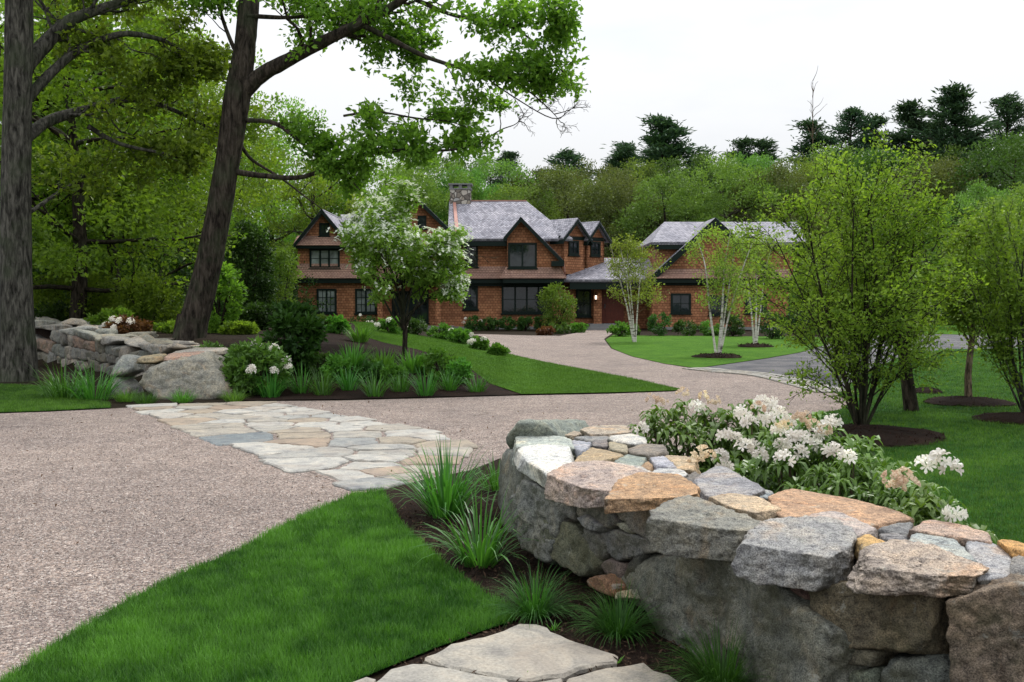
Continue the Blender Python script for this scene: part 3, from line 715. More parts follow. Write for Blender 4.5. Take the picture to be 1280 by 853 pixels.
def face_stone(px, depth, tint, parent, seed, level=5, rough=.05, out=.04, grow=.99, bulge=.07, chips=8, sharp=60, lay=0., name='wall_stone', label=None, batter=.10):
    px = np.array(px, float); c = (px.max(0) + px.min(0)) / 2
    p0, e, nr = face_frame(c[0], min(c[1], 852))
    N = np.array([nr[0], nr[1], batter]); N /= np.linalg.norm(N); U = np.array([e[0], e[1], 0]); W = np.cross(N, U); W = W if W[2] > 0 else -W
    O = np.array([p0[0], p0[1], 0.])
    pts = []
    for x, y in px:
        d = ray(x, y); t = np.dot(O + N * out - np.array([0, 0, HC]), N) / np.dot(d, N); q = d * t + np.array([0, 0, HC]) - O
        pts.append((q @ U, q @ W))
    P = prune(hull2(pts), 6); c2 = (P.max(0) + P.min(0)) / 2
    planes = []
    for i in range(len(P)):
        ed = P[(i+1) % len(P)] - P[i]; L = np.linalg.norm(ed)
        if L < .012: continue
        n2 = np.array([ed[1], -ed[0]]) / L; d = np.dot(P[i] - c2, n2) * grow
        v = U * n2[0] + W * n2[1] + N * (bulge * (1 + .8 * math.sin(i * 1.9 + seed))); l = np.linalg.norm(v)
        planes.append((v / l, max(d, .015) / l + bulge * 0.0))
    off = depth / 2
    planes += [(N, depth / 2), (-N, depth / 2)]
    a = P - c2; dm = [np.abs(a[:, 0]).max(), np.abs(a[:, 1]).max(), depth / 2]
    cen = O + U * c2[0] + W * c2[1] + N * (out - depth / 2)
    # side planes pass through the traced outline at the front face
    pl2 = []
    for v, d in planes[:-2]: pl2.append((v, d + np.dot(v, N) * depth / 2))
    V, Fc = rock(cen, pl2 + planes[-2:], dm, [U, W, N], level, rough, seed, chips, sharp, lay)
    return stone_obj(name, V, Fc, tint, parent, label)
def A_(L): return [(630 + x / 5.333, 510 + y / 5.333) for x, y in L]
def B_(L): return [(630 + x / 5.333, 610 + y / 5.333) for x, y in L]
def C_(L): return [(830 + x / 5.333, 560 + y / 5.333) for x, y in L]
def D_(L): return [(1040 + x / 5.333, 620 + y / 5.333) for x, y in L]
def E_(L): return [(820 + x / 5.333, 693 + y / 5.333) for x, y in L]
def F_(L): return [(1040 + x / 5.333, 693 + y / 5.333) for x, y in L]
M['core'] = m_simple('shade toned rubble', (.02, .018, .015), .95, .05, .4, 9)  # near-black colour paints shade into the gaps between the wall stones
nw = thing('stone_wall', 'low dry fieldstone wall curving beside the flagstone path, white rhododendrons behind', 'stone wall', (.9, 5.6, 0))
mb = MB()      # rubble core
inner = []
for i in range(len(BASE)):
    e = BASE[min(i+1, len(BASE)-1)] - BASE[max(i-1, 0)]; e /= np.linalg.norm(e); nn_ = np.array([-e[1], e[0]])
    if np.dot(nn_, BASE[i] - np.array([0, 0])) < 0 and i > 3: nn_ = -nn_
    if i <= 3: nn_ = np.array([1., .25]) / 1.03
    inner.append((BASE[i] + nn_ * .22, BASE[i] + nn_ * .78))
for i in range(len(inner) - 1):
    (a, b), (c, d) = inner[i], inner[i+1]; zt = .42
    V = [(*a, 0), (*b, 0), (*d, 0), (*c, 0), (*a, zt), (*b, zt), (*d, zt), (*c, zt)]; mb.add(V, BOXF)
part('rubble_core', mb, M['core'], nw)
GR, GG, OL, WH, TAN, PK, OR, LV = (.27, .27, .26), (.27, .30, .27), (.135, .130, .105), (.55, .55, .52), (.46, .38, .29), (.47, .36, .30), (.52, .27, .12), (.40, .41, .46)
caps = [  # pale tints, with the brightness of lit tops painted in
 (A_([(70, 150), (150, 80), (260, 25), (400, 35), (560, 60), (610, 105), (500, 150), (300, 158), (80, 162)]), .68, .60, (.25, .28, .25), dict(rough=.05, tilt=(0, .12), name='boulder')),
 (A_([(295, 150), (400, 135), (520, 165), (470, 185), (380, 182)]), .65, .06, TAN, {}),
 (A_([(510, 140), (600, 118), (820, 108), (858, 160), (700, 172), (575, 175)]), .66, .09, (.44, .38, .31), {}),
 (A_([(68, 170), (300, 163), (420, 195), (462, 250), (250, 247), (72, 257)]), .66, .12, (.46, .50, .46), dict(tilt=(0, -.02))),
 (A_([(75, 255), (250, 242), (455, 255), (472, 378), (300, 435), (120, 335)]), .66, .10, (.70, .70, .67), dict(rough=.02)),
 (A_([(455, 210), (590, 225), (570, 255), (520, 292), (468, 270)]), .64, .08, LV, dict(level=4)),
 (A_([(450, 190), (700, 172), (712, 207), (590, 222)]), .64, .08, (.28, .28, .28), dict(level=4)),
 (A_([(690, 180), (850, 165), (930, 190), (947, 225), (870, 237), (760, 217)]), .67, .08, (.58, .57, .54), dict(level=4)),
 (A_([(605, 212), (690, 205), (697, 255), (600, 252)]), .64, .08, (.22, .20, .20), dict(level=4)),
 (A_([(700, 218), (825, 238), (845, 297), (715, 272)]), .65, .08, (.42, .37, .27), dict(level=4)),
 (A_([(830, 262), (930, 225), (1060, 245), (1098, 290), (960, 312), (850, 292)]), .67, .09, (.27, .24, .21), dict(level=4)),
 (A_([(470, 345), (590, 262), (730, 290), (805, 312), (655, 355), (560, 378)]), .66, .07, (.42, .33, .22), dict(level=5)),
 (A_([(480, 375), (640, 345), (655, 365), (590, 385), (490, 387)]), .635, .05, (.20, .18, .15), dict(level=4)),
 (A_([(700, 350), (820, 303), (962, 330), (940, 362), (900, 398), (800, 385)]), .65, .08, (.30, .34, .31), dict(level=4)),
 (A_([(962, 325), (1060, 318), (1140, 395), (1010, 382)]), .66, .08, (.47, .47, .52), dict(level=4)),
 (A_([(1060, 313), (1200, 318), (1300, 345), (1285, 398), (1145, 398)]), .66, .09, (.50, .40, .28), dict(level=5)),
 (A_([(970, 432), (1020, 405), (1210, 408), (1235, 430), (1155, 482), (980, 462)]), .66, .08, (.54, .55, .55), dict(level=5)),
 (A_([(1160, 480), (1240, 430), (1290, 420), (1330, 460), (1260, 500)]), .64, .08, (.20, .19, .18), dict(level=4)),
 (A_([(908, 392), (960, 355), (998, 385), (982, 412)]), .645, .06, (.36, .25, .16), dict(level=4)),
 (A_([(650, 372), (760, 362), (900, 385), (985, 432), (880, 440)]), .665, .06, (.50, .48, .46), dict(level=4)),
 (A_([(302, 432), (400, 395), (660, 382), (860, 398), (985, 430), (850, 466), (700, 512), (520, 500), (320, 455)]), .69, .13, (.46, .375, .335), dict(level=6, rough=.04, tilt=(.02, -.10), side=.12, sharp=50)),
 ([(761, 613), (772, 602), (799, 595), (836, 596), (860, 602), (883, 612), (850, 617), (800, 618), (770, 617)], .715, .075, (.47, .31, .19), dict(level=6, rough=.05, tilt=(0, -.08), side=.1)),
 (C_([(170, 212), (240, 165), (330, 130), (480, 160), (600, 220), (682, 275), (540, 312), (380, 292), (260, 292)]), .68, .13, (.34, .335, .35), dict(tilt=(-.05, -.03))),
 (C_([(530, 310), (640, 270), (750, 290), (720, 320), (620, 325)]), .65, .09, (.36, .40, .42), dict(level=4)),
 (C_([(288, 312), (420, 298), (620, 320), (788, 410), (620, 432), (430, 390)]), .69, .055, (.54, .43, .31), dict(rough=.03)),
 (C_([(640, 440), (700, 415), (780, 425), (790, 480), (700, 490), (640, 480)]), .65, .08, (.20, .19, .18), dict(level=4, rough=.08)),
 ([(811, 641), (829, 628), (860, 619), (905, 632), (953, 647), (940, 656), (905, 654), (870, 650), (835, 645)], .70, .17, (.27, .265, .235), dict(level=6, rough=.06, sharp=90, tilt=(0, -.06), side=.08)),
 ([(961, 618), (985, 609), (1027, 614), (1070, 624), (1146, 645), (1092, 655), (1062, 662), (1010, 652), (975, 640)], .68, .09, (.50, .33, .22), dict(rough=.025)),
 ([(998, 654), (1010, 643), (1045, 636), (1085, 655), (1098, 661), (1066, 672), (1050, 666)], .70, .06, (.52, .45, .42), dict(rough=.02)),
 (C_([(650, 400), (780, 420), (850, 500), (940, 490), (960, 415), (900, 400)]), .64, .08, (.24, .23, .24), dict(level=4)),
 ([(924, 668), (942, 658), (965, 652), (1005, 651), (1045, 656), (1070, 666), (1062, 679), (1040, 686), (1000, 683), (950, 676)], .705, .165, (.36, .355, .35), dict(level=6, rough=.05, sharp=90, chips=10, tilt=(-.06, -.12), side=.15)),
 (D_([(300, 225), (440, 175), (545, 160), (530, 220), (500, 268), (430, 250)]), .67, .09, (.24, .24, .24), dict(level=4)),
 (D_([(305, 252), (420, 245), (505, 272), (490, 300), (370, 292)]), .68, .05, (.28, .27, .27), dict(level=4)),
 (D_([(360, 300), (440, 296), (490, 318), (440, 335), (370, 330)]), .66, .05, (.26, .28, .27), dict(level=4)),
 (D_([(150, 285), (250, 245), (350, 290), (362, 332), (200, 342)]), .70, .08, (.55, .37, .17), dict(level=4)),
 (D_([(540, 178), (600, 143), (800, 170), (1070, 240), (1095, 300), (960, 285), (840, 265), (515, 215)]), .70, .13, (.47, .36, .30), dict(rough=.03)),
 (D_([(485, 315), (560, 245), (870, 300), (900, 330), (1010, 440), (850, 400), (700, 362)]), .69, .10, (.42, .45, .44), dict(rough=.02)),
 (D_([(870, 320), (1020, 318), (1235, 410), (1260, 500), (1000, 520), (900, 420)]), .68, .14, (.40, .40, .42), dict(rough=.03, tilt=(0, -.08))),
 (D_([(130, 378), (300, 342), (600, 342), (850, 388), (1020, 445), (960, 480), (800, 492), (500, 490), (180, 450)]), .71, .10, (.44, .37, .315), dict(level=6, rough=.09, lay=.06, sharp=70, tilt=(0, -.14), chips=7)),
 (D_([(1100, 285), (1200, 290), (1330, 335), (1330, 385), (1200, 352)]), .71, .05, (.55, .33, .14), {}),
 (D_([(1090, 345), (1200, 365), (1240, 400), (1230, 420), (1120, 380)]), .66, .08, (.20, .18, .17), dict(level=4)),
 (D_([(1220, 400), (1290, 380), (1340, 420), (1340, 500), (1200, 500)]), .69, .10, (.27, .26, .25), dict(level=4)),
]
for k, (px, z, th, tint, kw) in enumerate(caps):
    cap_stone(px, z, th, tint, nw, 11 + k * 7, **kw)
faces = [  # mossy olive-brown tints, darkened to paint in the shade of the front face
 ([(636, 650), (638, 616), (648, 604), (664, 604), (690, 616), (704, 632), (690, 645), (675, 652), (678, 682), (686, 701), (668, 707), (648, 680)], .62, (.19, .195, .18), dict(level=6, rough=.07, chips=9, out=.05)),
 (B_([(240, 210), (350, 190), (480, 250), (560, 380), (622, 500), (600, 570), (520, 592), (400, 540), (290, 470), (250, 380)]), .35, (.15, .155, .11), dict(rough=.05)),
 (B_([(360, 120), (420, 70), (480, 80), (475, 240), (370, 195)]), .25, (.20, .20, .19), dict(level=4)),
 (B_([(250, 190), (330, 130), (370, 130), (370, 190), (300, 200)]), .2, (.14, .14, .13), dict(level=4)),
 (B_([(468, 150), (500, 98), (650, 100), (730, 180), (765, 250), (690, 272), (560, 212), (478, 200)]), .3, (.26, .25, .23), dict(level=5)),
 (B_([(478, 190), (540, 178), (632, 250), (612, 292), (508, 272)]), .25, (.36, .36, .37), dict(level=4, out=.07)),
 (B_([(712, 150), (790, 118), (985, 118), (970, 350), (850, 292)]), .3, (.20, .185, .165), {}),
 (B_([(640, 80), (762, 75), (785, 112), (700, 147), (648, 140)]), .22, (.50, .25, .09), dict(level=4, out=.07)),
 (B_([(738, 240), (790, 232), (855, 290), (830, 308)]), .2, (.34, .33, .26), dict(level=4)),
 (B_([(615, 290), (700, 278), (960, 345), (1025, 390), (1000, 422), (860, 442), (730, 492), (668, 442)]), .3, (.17, .17, .165), {}),
 (B_([(490, 268), (610, 300), (672, 370), (650, 462), (622, 495), (570, 380)]), .3, (.17, .165, .145), dict(level=4)),
 (B_([(625, 515), (680, 473), (772, 510), (795, 600), (740, 645), (650, 575)]), .3, (.16, .13, .12), dict(level=4)),
 (B_([(533, 608), (640, 578), (745, 662), (745, 745), (650, 695), (540, 652)]), .26, (.26, .15, .09), dict(level=4, out=.12)),
 (B_([(735, 700), (800, 680), (822, 735), (725, 745)]), .15, (.40, .38, .28), dict(level=4, out=.14)),
 (B_([(780, 600), (830, 480), (920, 430), (900, 560), (840, 640)]), .15, (.07, .07, .06), dict(level=4, out=.04)),
 ([(779, 716), (800, 694), (835, 687), (925, 690), (947, 702), (978, 740), (1008, 768), (1012, 795), (1032, 832), (1030, 905), (940, 870), (850, 822), (800, 765)], .55, (.165, .17, .145), dict(rough=.085, level=6, chips=14, out=.06, sharp=70)),
 (E_([(803, 225), (840, 178), (920, 198), (1002, 270), (1012, 372), (920, 312), (820, 245)]), .25, (.27, .17, .14), dict(level=4, out=.02)),
 ([(1006, 731), (1040, 727), (1152, 738), (1166, 760), (1163, 790), (1158, 815), (1124, 819), (1070, 812), (1040, 806), (1015, 788)], .45, (.165, .14, .095), dict(rough=.025, sharp=26, side=0) if 0 else dict(level=6, rough=.045, sharp=90, bulge=.05, chips=4, out=.05)),
 (E_([(1110, 620), (1180, 605), (1320, 620), (1470, 665), (1420, 755), (1280, 740)]), .3, (.155, .14, .10), dict(level=4)),
 ([(1181, 758), (1190, 748), (1232, 738), (1300, 733), (1360, 745), (1370, 850), (1330, 880), (1214, 862), (1186, 830)], .55, (.215, .17, .13), dict(level=6, rough=.05, sharp=80, bulge=.06, out=.05, chips=4)),
 ([(1036, 842), (1090, 836), (1104, 880), (1060, 920), (1030, 890)], .3, (.15, .17, .13), dict(level=4)),
 ([(1100, 824), (1170, 822), (1196, 852), (1200, 920), (1100, 905)], .4, (.12, .13, .115), dict(level=5)),
 ([(1050, 900), (1200, 915), (1300, 880), (1330, 960), (1150, 1010), (1060, 960)], .4, (.15, .145, .12), dict(level=4)),
 ([(1370, 720), (1480, 700), (1560, 760), (1560, 900), (1400, 960), (1375, 850)], .5, (.19, .17, .14), dict(level=4)),
]
for k, (px, dp, tint, kw) in enumerate(faces):
    face_stone(px, dp, tint, nw, 301 + k * 5, **kw)
# stones of the wall's end face and hidden back, in plan
r = np.random.default_rng(21)
def plan_stone(parent, x, y, z, sx, sy, sz, rot, tint, seed, level=4, rough=.05, name='wall_stone'):
    ax = np.array([[math.cos(rot), math.sin(rot), 0], [-math.sin(rot), math.cos(rot), 0], [0, 0, 1]]); rr = np.random.default_rng(seed)
    pl = []
    for a, s_ in ((0, sx), (1, sy), (2, sz)):
        for sg in (1, -1):
            v = ax[a] * sg + rr.normal(0, .13, 3); pl.append((v / np.linalg.norm(v), s_ / 2))
    V, Fc = rock((x, y, z), pl, (sx / 2, sy / 2, sz / 2), ax, level, rough, seed, 7, 34)
    return stone_obj(name, V, Fc, tint, parent)
plan_stone(nw, .32, 7.55, .27, .62, .8, .56, .1, (.20, .21, .19), 61)
plan_stone(nw, .36, 8.3, .25, .7, .7, .5, -.2, (.22, .22, .20), 62)
for k in range(10):
    t = .35 + k / 9 * 7.4; i = int(t); p = BASE[2 + i] * (1 - t + i) + BASE[min(3 + i, 11)] * (t - i); e = BASE[min(3+i, 11)] - BASE[2+i]; e /= np.linalg.norm(e); nn_ = np.array([-e[1], e[0]]); nn_ = nn_ if nn_[0] > 0 else -nn_
    q = p + nn_ * .80
    plan_stone(nw, q[0], q[1], .24, .62, .34, .52, math.atan2(e[1], e[0]), (.22, .2, .18), 80 + k, 3)
# ------------------------------------------------------------------ far left wall
lw = thing('stone_wall', 'long dry stone wall ending in a big wedge boulder, oak rising behind it', 'stone wall', (-6.5, 20, 0))
L_ = np.linalg.norm(WB - WA); e = (WB - WA) / L_; nb = WN
palette = [(.30, .30, .28), (.36, .33, .29), (.26, .25, .23), (.42, .38, .33), (.24, .23, .19), (.36, .27, .22), (.22, .23, .21)]
def wall_top(s): return .76 + .40 * ss((s - 2) / 12)
cnt = 0
for course in range(3):
    s = .2 + r.uniform(0, .3)
    while s < 14.5 and cnt < 60:
        ln = r.uniform(.25, .75) * (1 + s / 16); hh = (wall_top(s) - .13) / 3; c = WA + e * (s + ln / 2) - nb * .02
        plan_stone(lw, c[0], c[1], hh * (course + .5) + r.normal(0, .02), ln * 1.02, .42, hh * 1.08, math.atan2(e[1], e[0]), np.array(palette[r.integers(7)]) * .8, 500 + cnt, 3, .07); cnt += 1; s += ln * .97  # palette darkened on the upright face, its shade painted into the tint
n_ = 0
for row in (0, 1, 2):
    s = -.1 + row * .2
    while s < 14.5 and n_ < 39:
        ln = r.uniform(.6, 1.3) * (1 + s / 12); c = WA + e * (s + ln / 2) + nb * (-.02 + row * .42)
        plan_stone(lw, c[0], c[1], wall_top(s) - .05 + r.normal(0, .02), ln, .50, .13, math.atan2(e[1], e[0]), np.array(palette[r.integers(7)]) * 1.25, 700 + n_, 3, .05, 'capstone'); n_ += 1; s += ln * .96  # same palette lightened, light on the wall top painted into the tint
mb = MB(); a0, b0 = WA + nb * .08, WB + e * 3 + nb * .08
box_ = [(*a0, 0), (*(a0 + nb * .9), 0), (*(b0 + nb * .9), 0), (*b0, 0), (*a0, .68), (*(a0 + nb * .9), .68), (*(b0 + nb * .9), 1.04), (*b0, 1.04)]; mb.add(box_, BOXF); part('rubble_core', mb, M['mulch'], lw)
def plane_rock(px, Yd, depth, tint, parent, seed, name='boulder', rough=.05, level=5, chips=5, slope=.55, **kw):
    P3 = np.array([AT(x, y, Yd) for x, y in px]); P = hull2(P3[:, [0, 2]]); c2 = (P.max(0) + P.min(0)) / 2; pl = []
    for i in range(len(P)):
        ed = P[(i+1) % len(P)] - P[i]; L = np.linalg.norm(ed)
        if L < .02: continue
        n2 = np.array([ed[1], -ed[0]]) / L; v = np.array([n2[0], -.12, n2[1]]); l = np.linalg.norm(v); pl.append((v / l, max(.03, np.dot(P[i] - c2, n2) * 1.05) / l))
    f = np.array([0, -1, slope]); f /= np.linalg.norm(f); pl += [(f, depth / 2), ((0, 1, 0), depth / 2)]
    a = P - c2; V, Fc = rock((c2[0], Yd + depth / 2 - .1, c2[1]), pl, (np.abs(a[:, 0]).max(), depth / 2, np.abs(a[:, 1]).max()), np.eye(3), level, rough, seed, chips + 5, 40)
    return stone_obj(name, V, Fc, tint, parent, kw.get('label'))
plane_rock([(173, 480), (184, 462), (201, 455), (254, 444), (271, 460), (297, 490), (278, 502), (242, 504), (200, 500)], 18.1, .75, (.30, .29, .25), lw, 900, rough=.07, label='large pale wedge-shaped end boulder')
plane_rock([(134, 495), (145, 468), (168, 484), (170, 498)], 18.9, .5, (.24, .24, .23), lw, 901, level=4)
plane_rock([(137, 472), (150, 446), (170, 447), (172, 464), (155, 472)], 19.0, .4, (.30, .31, .29), lw, 902, 'wall_stone', level=4)
plane_rock([(170, 455), (174, 447), (203, 444), (205, 452), (196, 455)], 18.6, .4, (.36, .30, .20), lw, 903, 'capstone', level=4)
plane_rock([(205, 453), (206, 445), (252, 442), (257, 446), (225, 453)], 18.5, .5, (.44, .30, .24), lw, 904, 'capstone', level=4)
# ------------------------------------------------------------------ house
class PM:
    def __init__(s): s.V, s.F, s.UV = [], [], []
    def poly(s, P, up=None, thick=0.):
        P = [np.array(p, float) for p in P]
        n = np.zeros(3)
        for i in range(len(P)): n = n + np.cross(P[i], P[(i+1) % len(P)])
        if np.linalg.norm(n) < 1e-9: return
        n /= np.linalg.norm(n)
        if up is not None and np.dot(n, up) < 0: P = P[::-1]; n = -n
        s._face(P, n)
        if thick:
            Q = [p - n * thick for p in P]; s._face(Q[::-1], -n)
            for i in range(len(P)):
                j = (i+1) % len(P); q = [P[j], P[i], Q[i], Q[j]]; m = np.cross(q[1]-q[0], q[2]-q[0]); m /= np.linalg.norm(m) + 1e-9; s._face(q, m)
    def _face(s, P, n):
        h = np.cross([0, 0, 1], n); h = np.array([1., 0, 0]) if np.linalg.norm(h) < .05 else h / np.linalg.norm(h); u = np.cross(n, h)
        b = len(s.V); s.V += [tuple(p) for p in P]; s.F.append(list(range(b, b + len(P)))); s.UV += [(float(p @ h), float(p @ u)) for p in P]
    def box(s, x0, x1, y0, y1, z0, z1, R=None):
        V = [(x0,y0,z0),(x1,y0,z0),(x1,y1,z0),(x0,y1,z0),(x0,y0,z1),(x1,y0,z1),(x1,y1,z1),(x0,y1,z1)]
        if R is not None: V = [tuple(R @ Vector(v)) for v in V]
        for f in BOXF:
            P = [np.array(V[i]) for i in f]; m = np.cross(P[1]-P[0], P[2]-P[1]); s._face(P, m / np.linalg.norm(m))
    def obj(s, name, mat, parent=None, **kw):
        me = bpy.data.meshes.new(name); me.from_pydata(s.V, [], s.F); uv = me.uv_layers.new(name='UVMap'); uv.data.foreach_set('uv', np.array(s.UV, np.float32).ravel()); me.materials.append(mat)
        return link(name, me, parent, **kw)
house = thing('shingle_house', 'sprawling red-brown shingled house with silvery roofs, gables and stone chimney', 'house', (0, 60, 0))
def hx(px, Y): return XA(px, Y)
YM = 60.
def window(parent, c, wd, ht, nu=3, nv=2, nx=1, n=(0, -1, 0), glass='glass', sub=2, fw=.11, name='window'):
    """c = centre on the wall plane; nx sashes, each sub x nv lights"""
    n = Vector(n).normalized(); u = Vector((0, 0, 1)).cross(n).normalized() * -1; Rm = Matrix(((u.x, -n.x, 0, c[0]), (u.y, -n.y, 0, c[1]), (0, 0, 1, c[2]), (0, 0, 0, 1)))
    a, b = wd / 2, ht / 2; p = PM()
    for x0, x1, z0, z1 in ((-a, a, b - fw, b), (-a, a, -b, -b + fw), (-a, -a + fw, -b + fw, b - fw), (a - fw, a, -b + fw, b - fw)): p.box(x0, x1, -.07, .06, z0, z1, Rm)
    p.box(-a - .06, a + .06, -.11, -.0, -b - .07, -b - .002, Rm)
    iw = (wd - 2 * fw) / nx
    for k in range(1, nx): x = -a + fw + iw * k; p.box(x - .05, x + .05, -.06, .05, -b + fw, b - fw, Rm)
    for k in range(nx):
        x0 = -a + fw + iw * k
        for j in range(1, sub): x = x0 + iw * j / sub; p.box(x - .016, x + .016, -.035, .03, -b + fw, b - fw, Rm)
        for j in range(1, nv): z = -b + fw + (ht - 2*fw) * j / nv; p.box(x0 + (.05 if k else 0), x0 + iw - (.05 if k < nx - 1 else 0), -.030, .028, z - .016, z + .016, Rm)
    w = p.obj(name, M['green'], parent)
    q = PM(); q.box(-a + fw - .005, a - fw + .005, -.004, .02, -b + fw - .005, b - fw + .005, Rm)
    q.obj('pane', M[glass], w); return w
def winpx(x0, y0, x1, y1, Y, **kw):
    a, b = AT(x0, y0, Y), AT(x1, y1, Y); return window(house, ((a.x + b.x) / 2, Y, (a.z + b.z) / 2), b.x - a.x, a.z - b.z, **kw)
walls, skirts, roofs, trim, found = PM(), PM(), PM(), PM(), PM()
def zz(py, Y=60.): return ZA(py, Y)
zE = 2.86                                                      # first floor head
def wallbox(pxl, pxr, Y, Yb, z0, z1, tgt=None):
    (tgt or walls).box(hx(pxl, Y), hx(pxr, Y), Y, Yb, z0, z1)
def skirt(pxl, pxr, Y, ztop, zbot, outw=.38):
    x0, x1 = hx(pxl, Y), hx(pxr, Y)
    skirts = PM()
    A0, A1 = (x0, Y - .01, ztop), (x1, Y - .01, ztop); m = (ztop + zbot) / 2 - .06
    B0, B1 = (x0 - .1, Y - .13, m), (x1 + .1, Y - .13, m); C0, C1 = (x0 - .3, Y - outw, zbot), (x1 + .3, Y - outw, zbot)
    skirts.poly([A0, A1, B1, B0], (0, -1, .2), .05); skirts.poly([B0, B1, C1, C0], (0, -1, .5), .05)
    # returns round the corners
    for xs, sg in ((x0, -1), (x1, 1)):
        skirts.poly([(xs, Y, ztop), (xs, Y + 4, ztop), (xs + sg * .3, Y + 4, zbot), (xs + sg * .3, Y - outw, zbot)], (sg, 0, .3), .05)
    skirts.obj('flared_skirt', M['skirt'], house)
    trim.box(x0 - .16, x1 + .16, Y - outw + .1, Y + .05, zbot - .28, zbot - .03)
def gable(L, A, Rr, Y, Yb, oh=.45, wallz=None, th=.16, board=.26, rake_right=True, x_in=.25, mat=None):
    """front gable from pixel points of the roof's left foot, apex and right foot"""
    l, a, r_ = AT(*L, Y - oh), AT(*A, Y - oh), AT(*Rr, Y - oh)
    for p, q, up in ((l, a, (-1, 0, 1)), (r_, a, (1, 0, 1))):
        roofs.poly([(p.x, p.y, p.z), (q.x, q.y, q.z), (q.x, Yb, q.z), (p.x, Yb, p.z)], up, th)
        d = (q - p).normalized(); off = Vector((0, -.035, -.02 - board / 2))
        P0 = p + off + d * -.06; Q0 = q + off + d * -.0
        x = [(P0 + Vector((0, 0, board/2))), (Q0 + Vector((0, 0, board/2))), (Q0 - Vector((0, 0, board/2))), (P0 - Vector((0, 0, board/2)))]
        trim.poly([tuple(v) for v in x], (0, -1, 0), .08)
        # soffit edge
        trim.poly([(p.x, p.y, p.z - .2), (q.x, q.y, q.z - .2), (q.x, Y, q.z - .2), (p.x, Y, p.z - .2)], (0, 0, -1), .03)
    if wallz is not None:
        k = .2
        zl = l.z - k; zr = r_.z - k; za = a.z - k
        wl = l.x + x_in; wr = r_.x - x_in
        zl2 = zl + (za - zl) * (wl - l.x) / (a.x - l.x); zr2 = zr + (za - zr) * (r_.x - wr) / (r_.x - a.x)
        walls.poly([(wl, Y, wallz), (wr, Y, wallz), (wr, Y, zr2), (a.x, Y, za), (wl, Y, zl2)], (0, -1, 0), .2)
# --- main block
wallbox(470, 706, YM + .08, 69, 0, 3.2); wallbox(437, 700, YM, 69, 3.1, zz(299))
skirt(575, 702, YM, 3.62, 2.93)
# --- left wing
wallbox(373, 474, 59.28, 68, 0, 3.2); wallbox(373, 470, 59.2, 68, 3.1, zz(306))
skirt(373, 470, 59.2, 3.75, 2.93)
gable((366, 306), (402, 261), (440, 306), 59.2, 66.5, wallz=zz(308), x_in=.15)
roofs.poly([(hx(437, 59), 58.9, zz(306)), (hx(500, 59), 58.9, zz(306)), (hx(500, 59), 63.5, zz(262)), (hx(425, 63), 63.5, zz(262))], (0, -1, 1), .15)
skirts.poly([(hx(372, 59), 59.18, zz(296)), (hx(432, 59), 59.18, zz(296)), (hx(437, 59), 58.75, zz(308)), (hx(368, 59), 58.75, zz(308))], (0, -1, .4), .05)
trim.box(hx(368, 59), hx(436, 59), 58.85, 59.18, zz(312), zz(308.5))
# --- second gable behind the dogwood
wallbox(476, 566, 59.0, 66, 2.95, zz(300)); gable((459, 300), (518, 243), (576, 300), 59.0, 65.5, wallz=zz(302), x_in=.35)
skirt(476, 566, 59.0, 3.62, 2.93)
for a, b, c in ((472, 478, 366), (545, 551, 366)): walls.box(hx(a, 58.9), hx(b, 58.9), 58.9, 59.2, 0, 2.66)
# --- main roof with right hip
ye, yr = 59.45, 64.2; zr_, ze = zz(251.5, yr), zz(298.5, ye)
x0, xr, xe = hx(560, ye), hx(658, yr), hx(716, ye)
yb = yr + (yr - ye)
roofs.poly([(x0, ye, ze), (xe, ye, ze), (xr, yr, zr_), (x0 - .2, yr, zr_)], (0, -1, 1), .16)
roofs.poly([(xe, ye, ze), (xe, yb, ze), (xr, yr, zr_)], (1, 0, 1), .16)
roofs.poly([(x0, yb, ze), (xe, yb, ze), (xr, yr, zr_), (x0 - .2, yr, zr_)], (0, 1, 1), .16)
trim.box(x0 + .2, hx(640, 59.5), ye - .04, ye + .12, ze - .42, ze - .17); trim.box(hx(572, 60), hx(640, 60), 59.85, 60.0, zz(306), zz(302))
cop = PM(); cop.poly([(hx(566.5, yr), yr - .1, zr_ + .05), (hx(570, yr), yr - .1, zr_ + .05), (hx(575, ye), ye - .06, ze + .05), (hx(570, ye), ye - .06, ze + .05)], (0, -1, 1), .04)
for a, b in (((x0 - .2, yr, zr_ + .03), (xr, yr, zr_ + .03)),): cop.box(a[0], b[0], yr - .07, yr + .07, zr_ - .02, zr_ + .05)
cop.obj('ridge_flashing', M['copper'], house)
# --- front catslide gable
gable((630, 296), (651, 271), (704, 325), 59.3, 64.0, oh=.4, wallz=None)
Yg = 59.32; a_ = AT(651, 274, Yg); l_ = AT(634, 298, Yg); r2 = AT(700, 325, Yg)
walls.poly([(l_.x, Yg, 3.3), (r2.x, Yg, 3.3), (r2.x, Yg, r2.z), (a_.x, Yg, a_.z - .1), (l_.x, Yg, l_.z)], (0, -1, 0), .3)
walls.box(l_.x, r2.x, Yg + .3, 60.5, 3.2, r2.z - .3)
skirt(632, 701, Yg, 3.55, 2.93, .32)
trim.box(hx(689, 59), hx(705, 59), 58.85, 59.3, zz(333, 59), zz(326.5, 59))
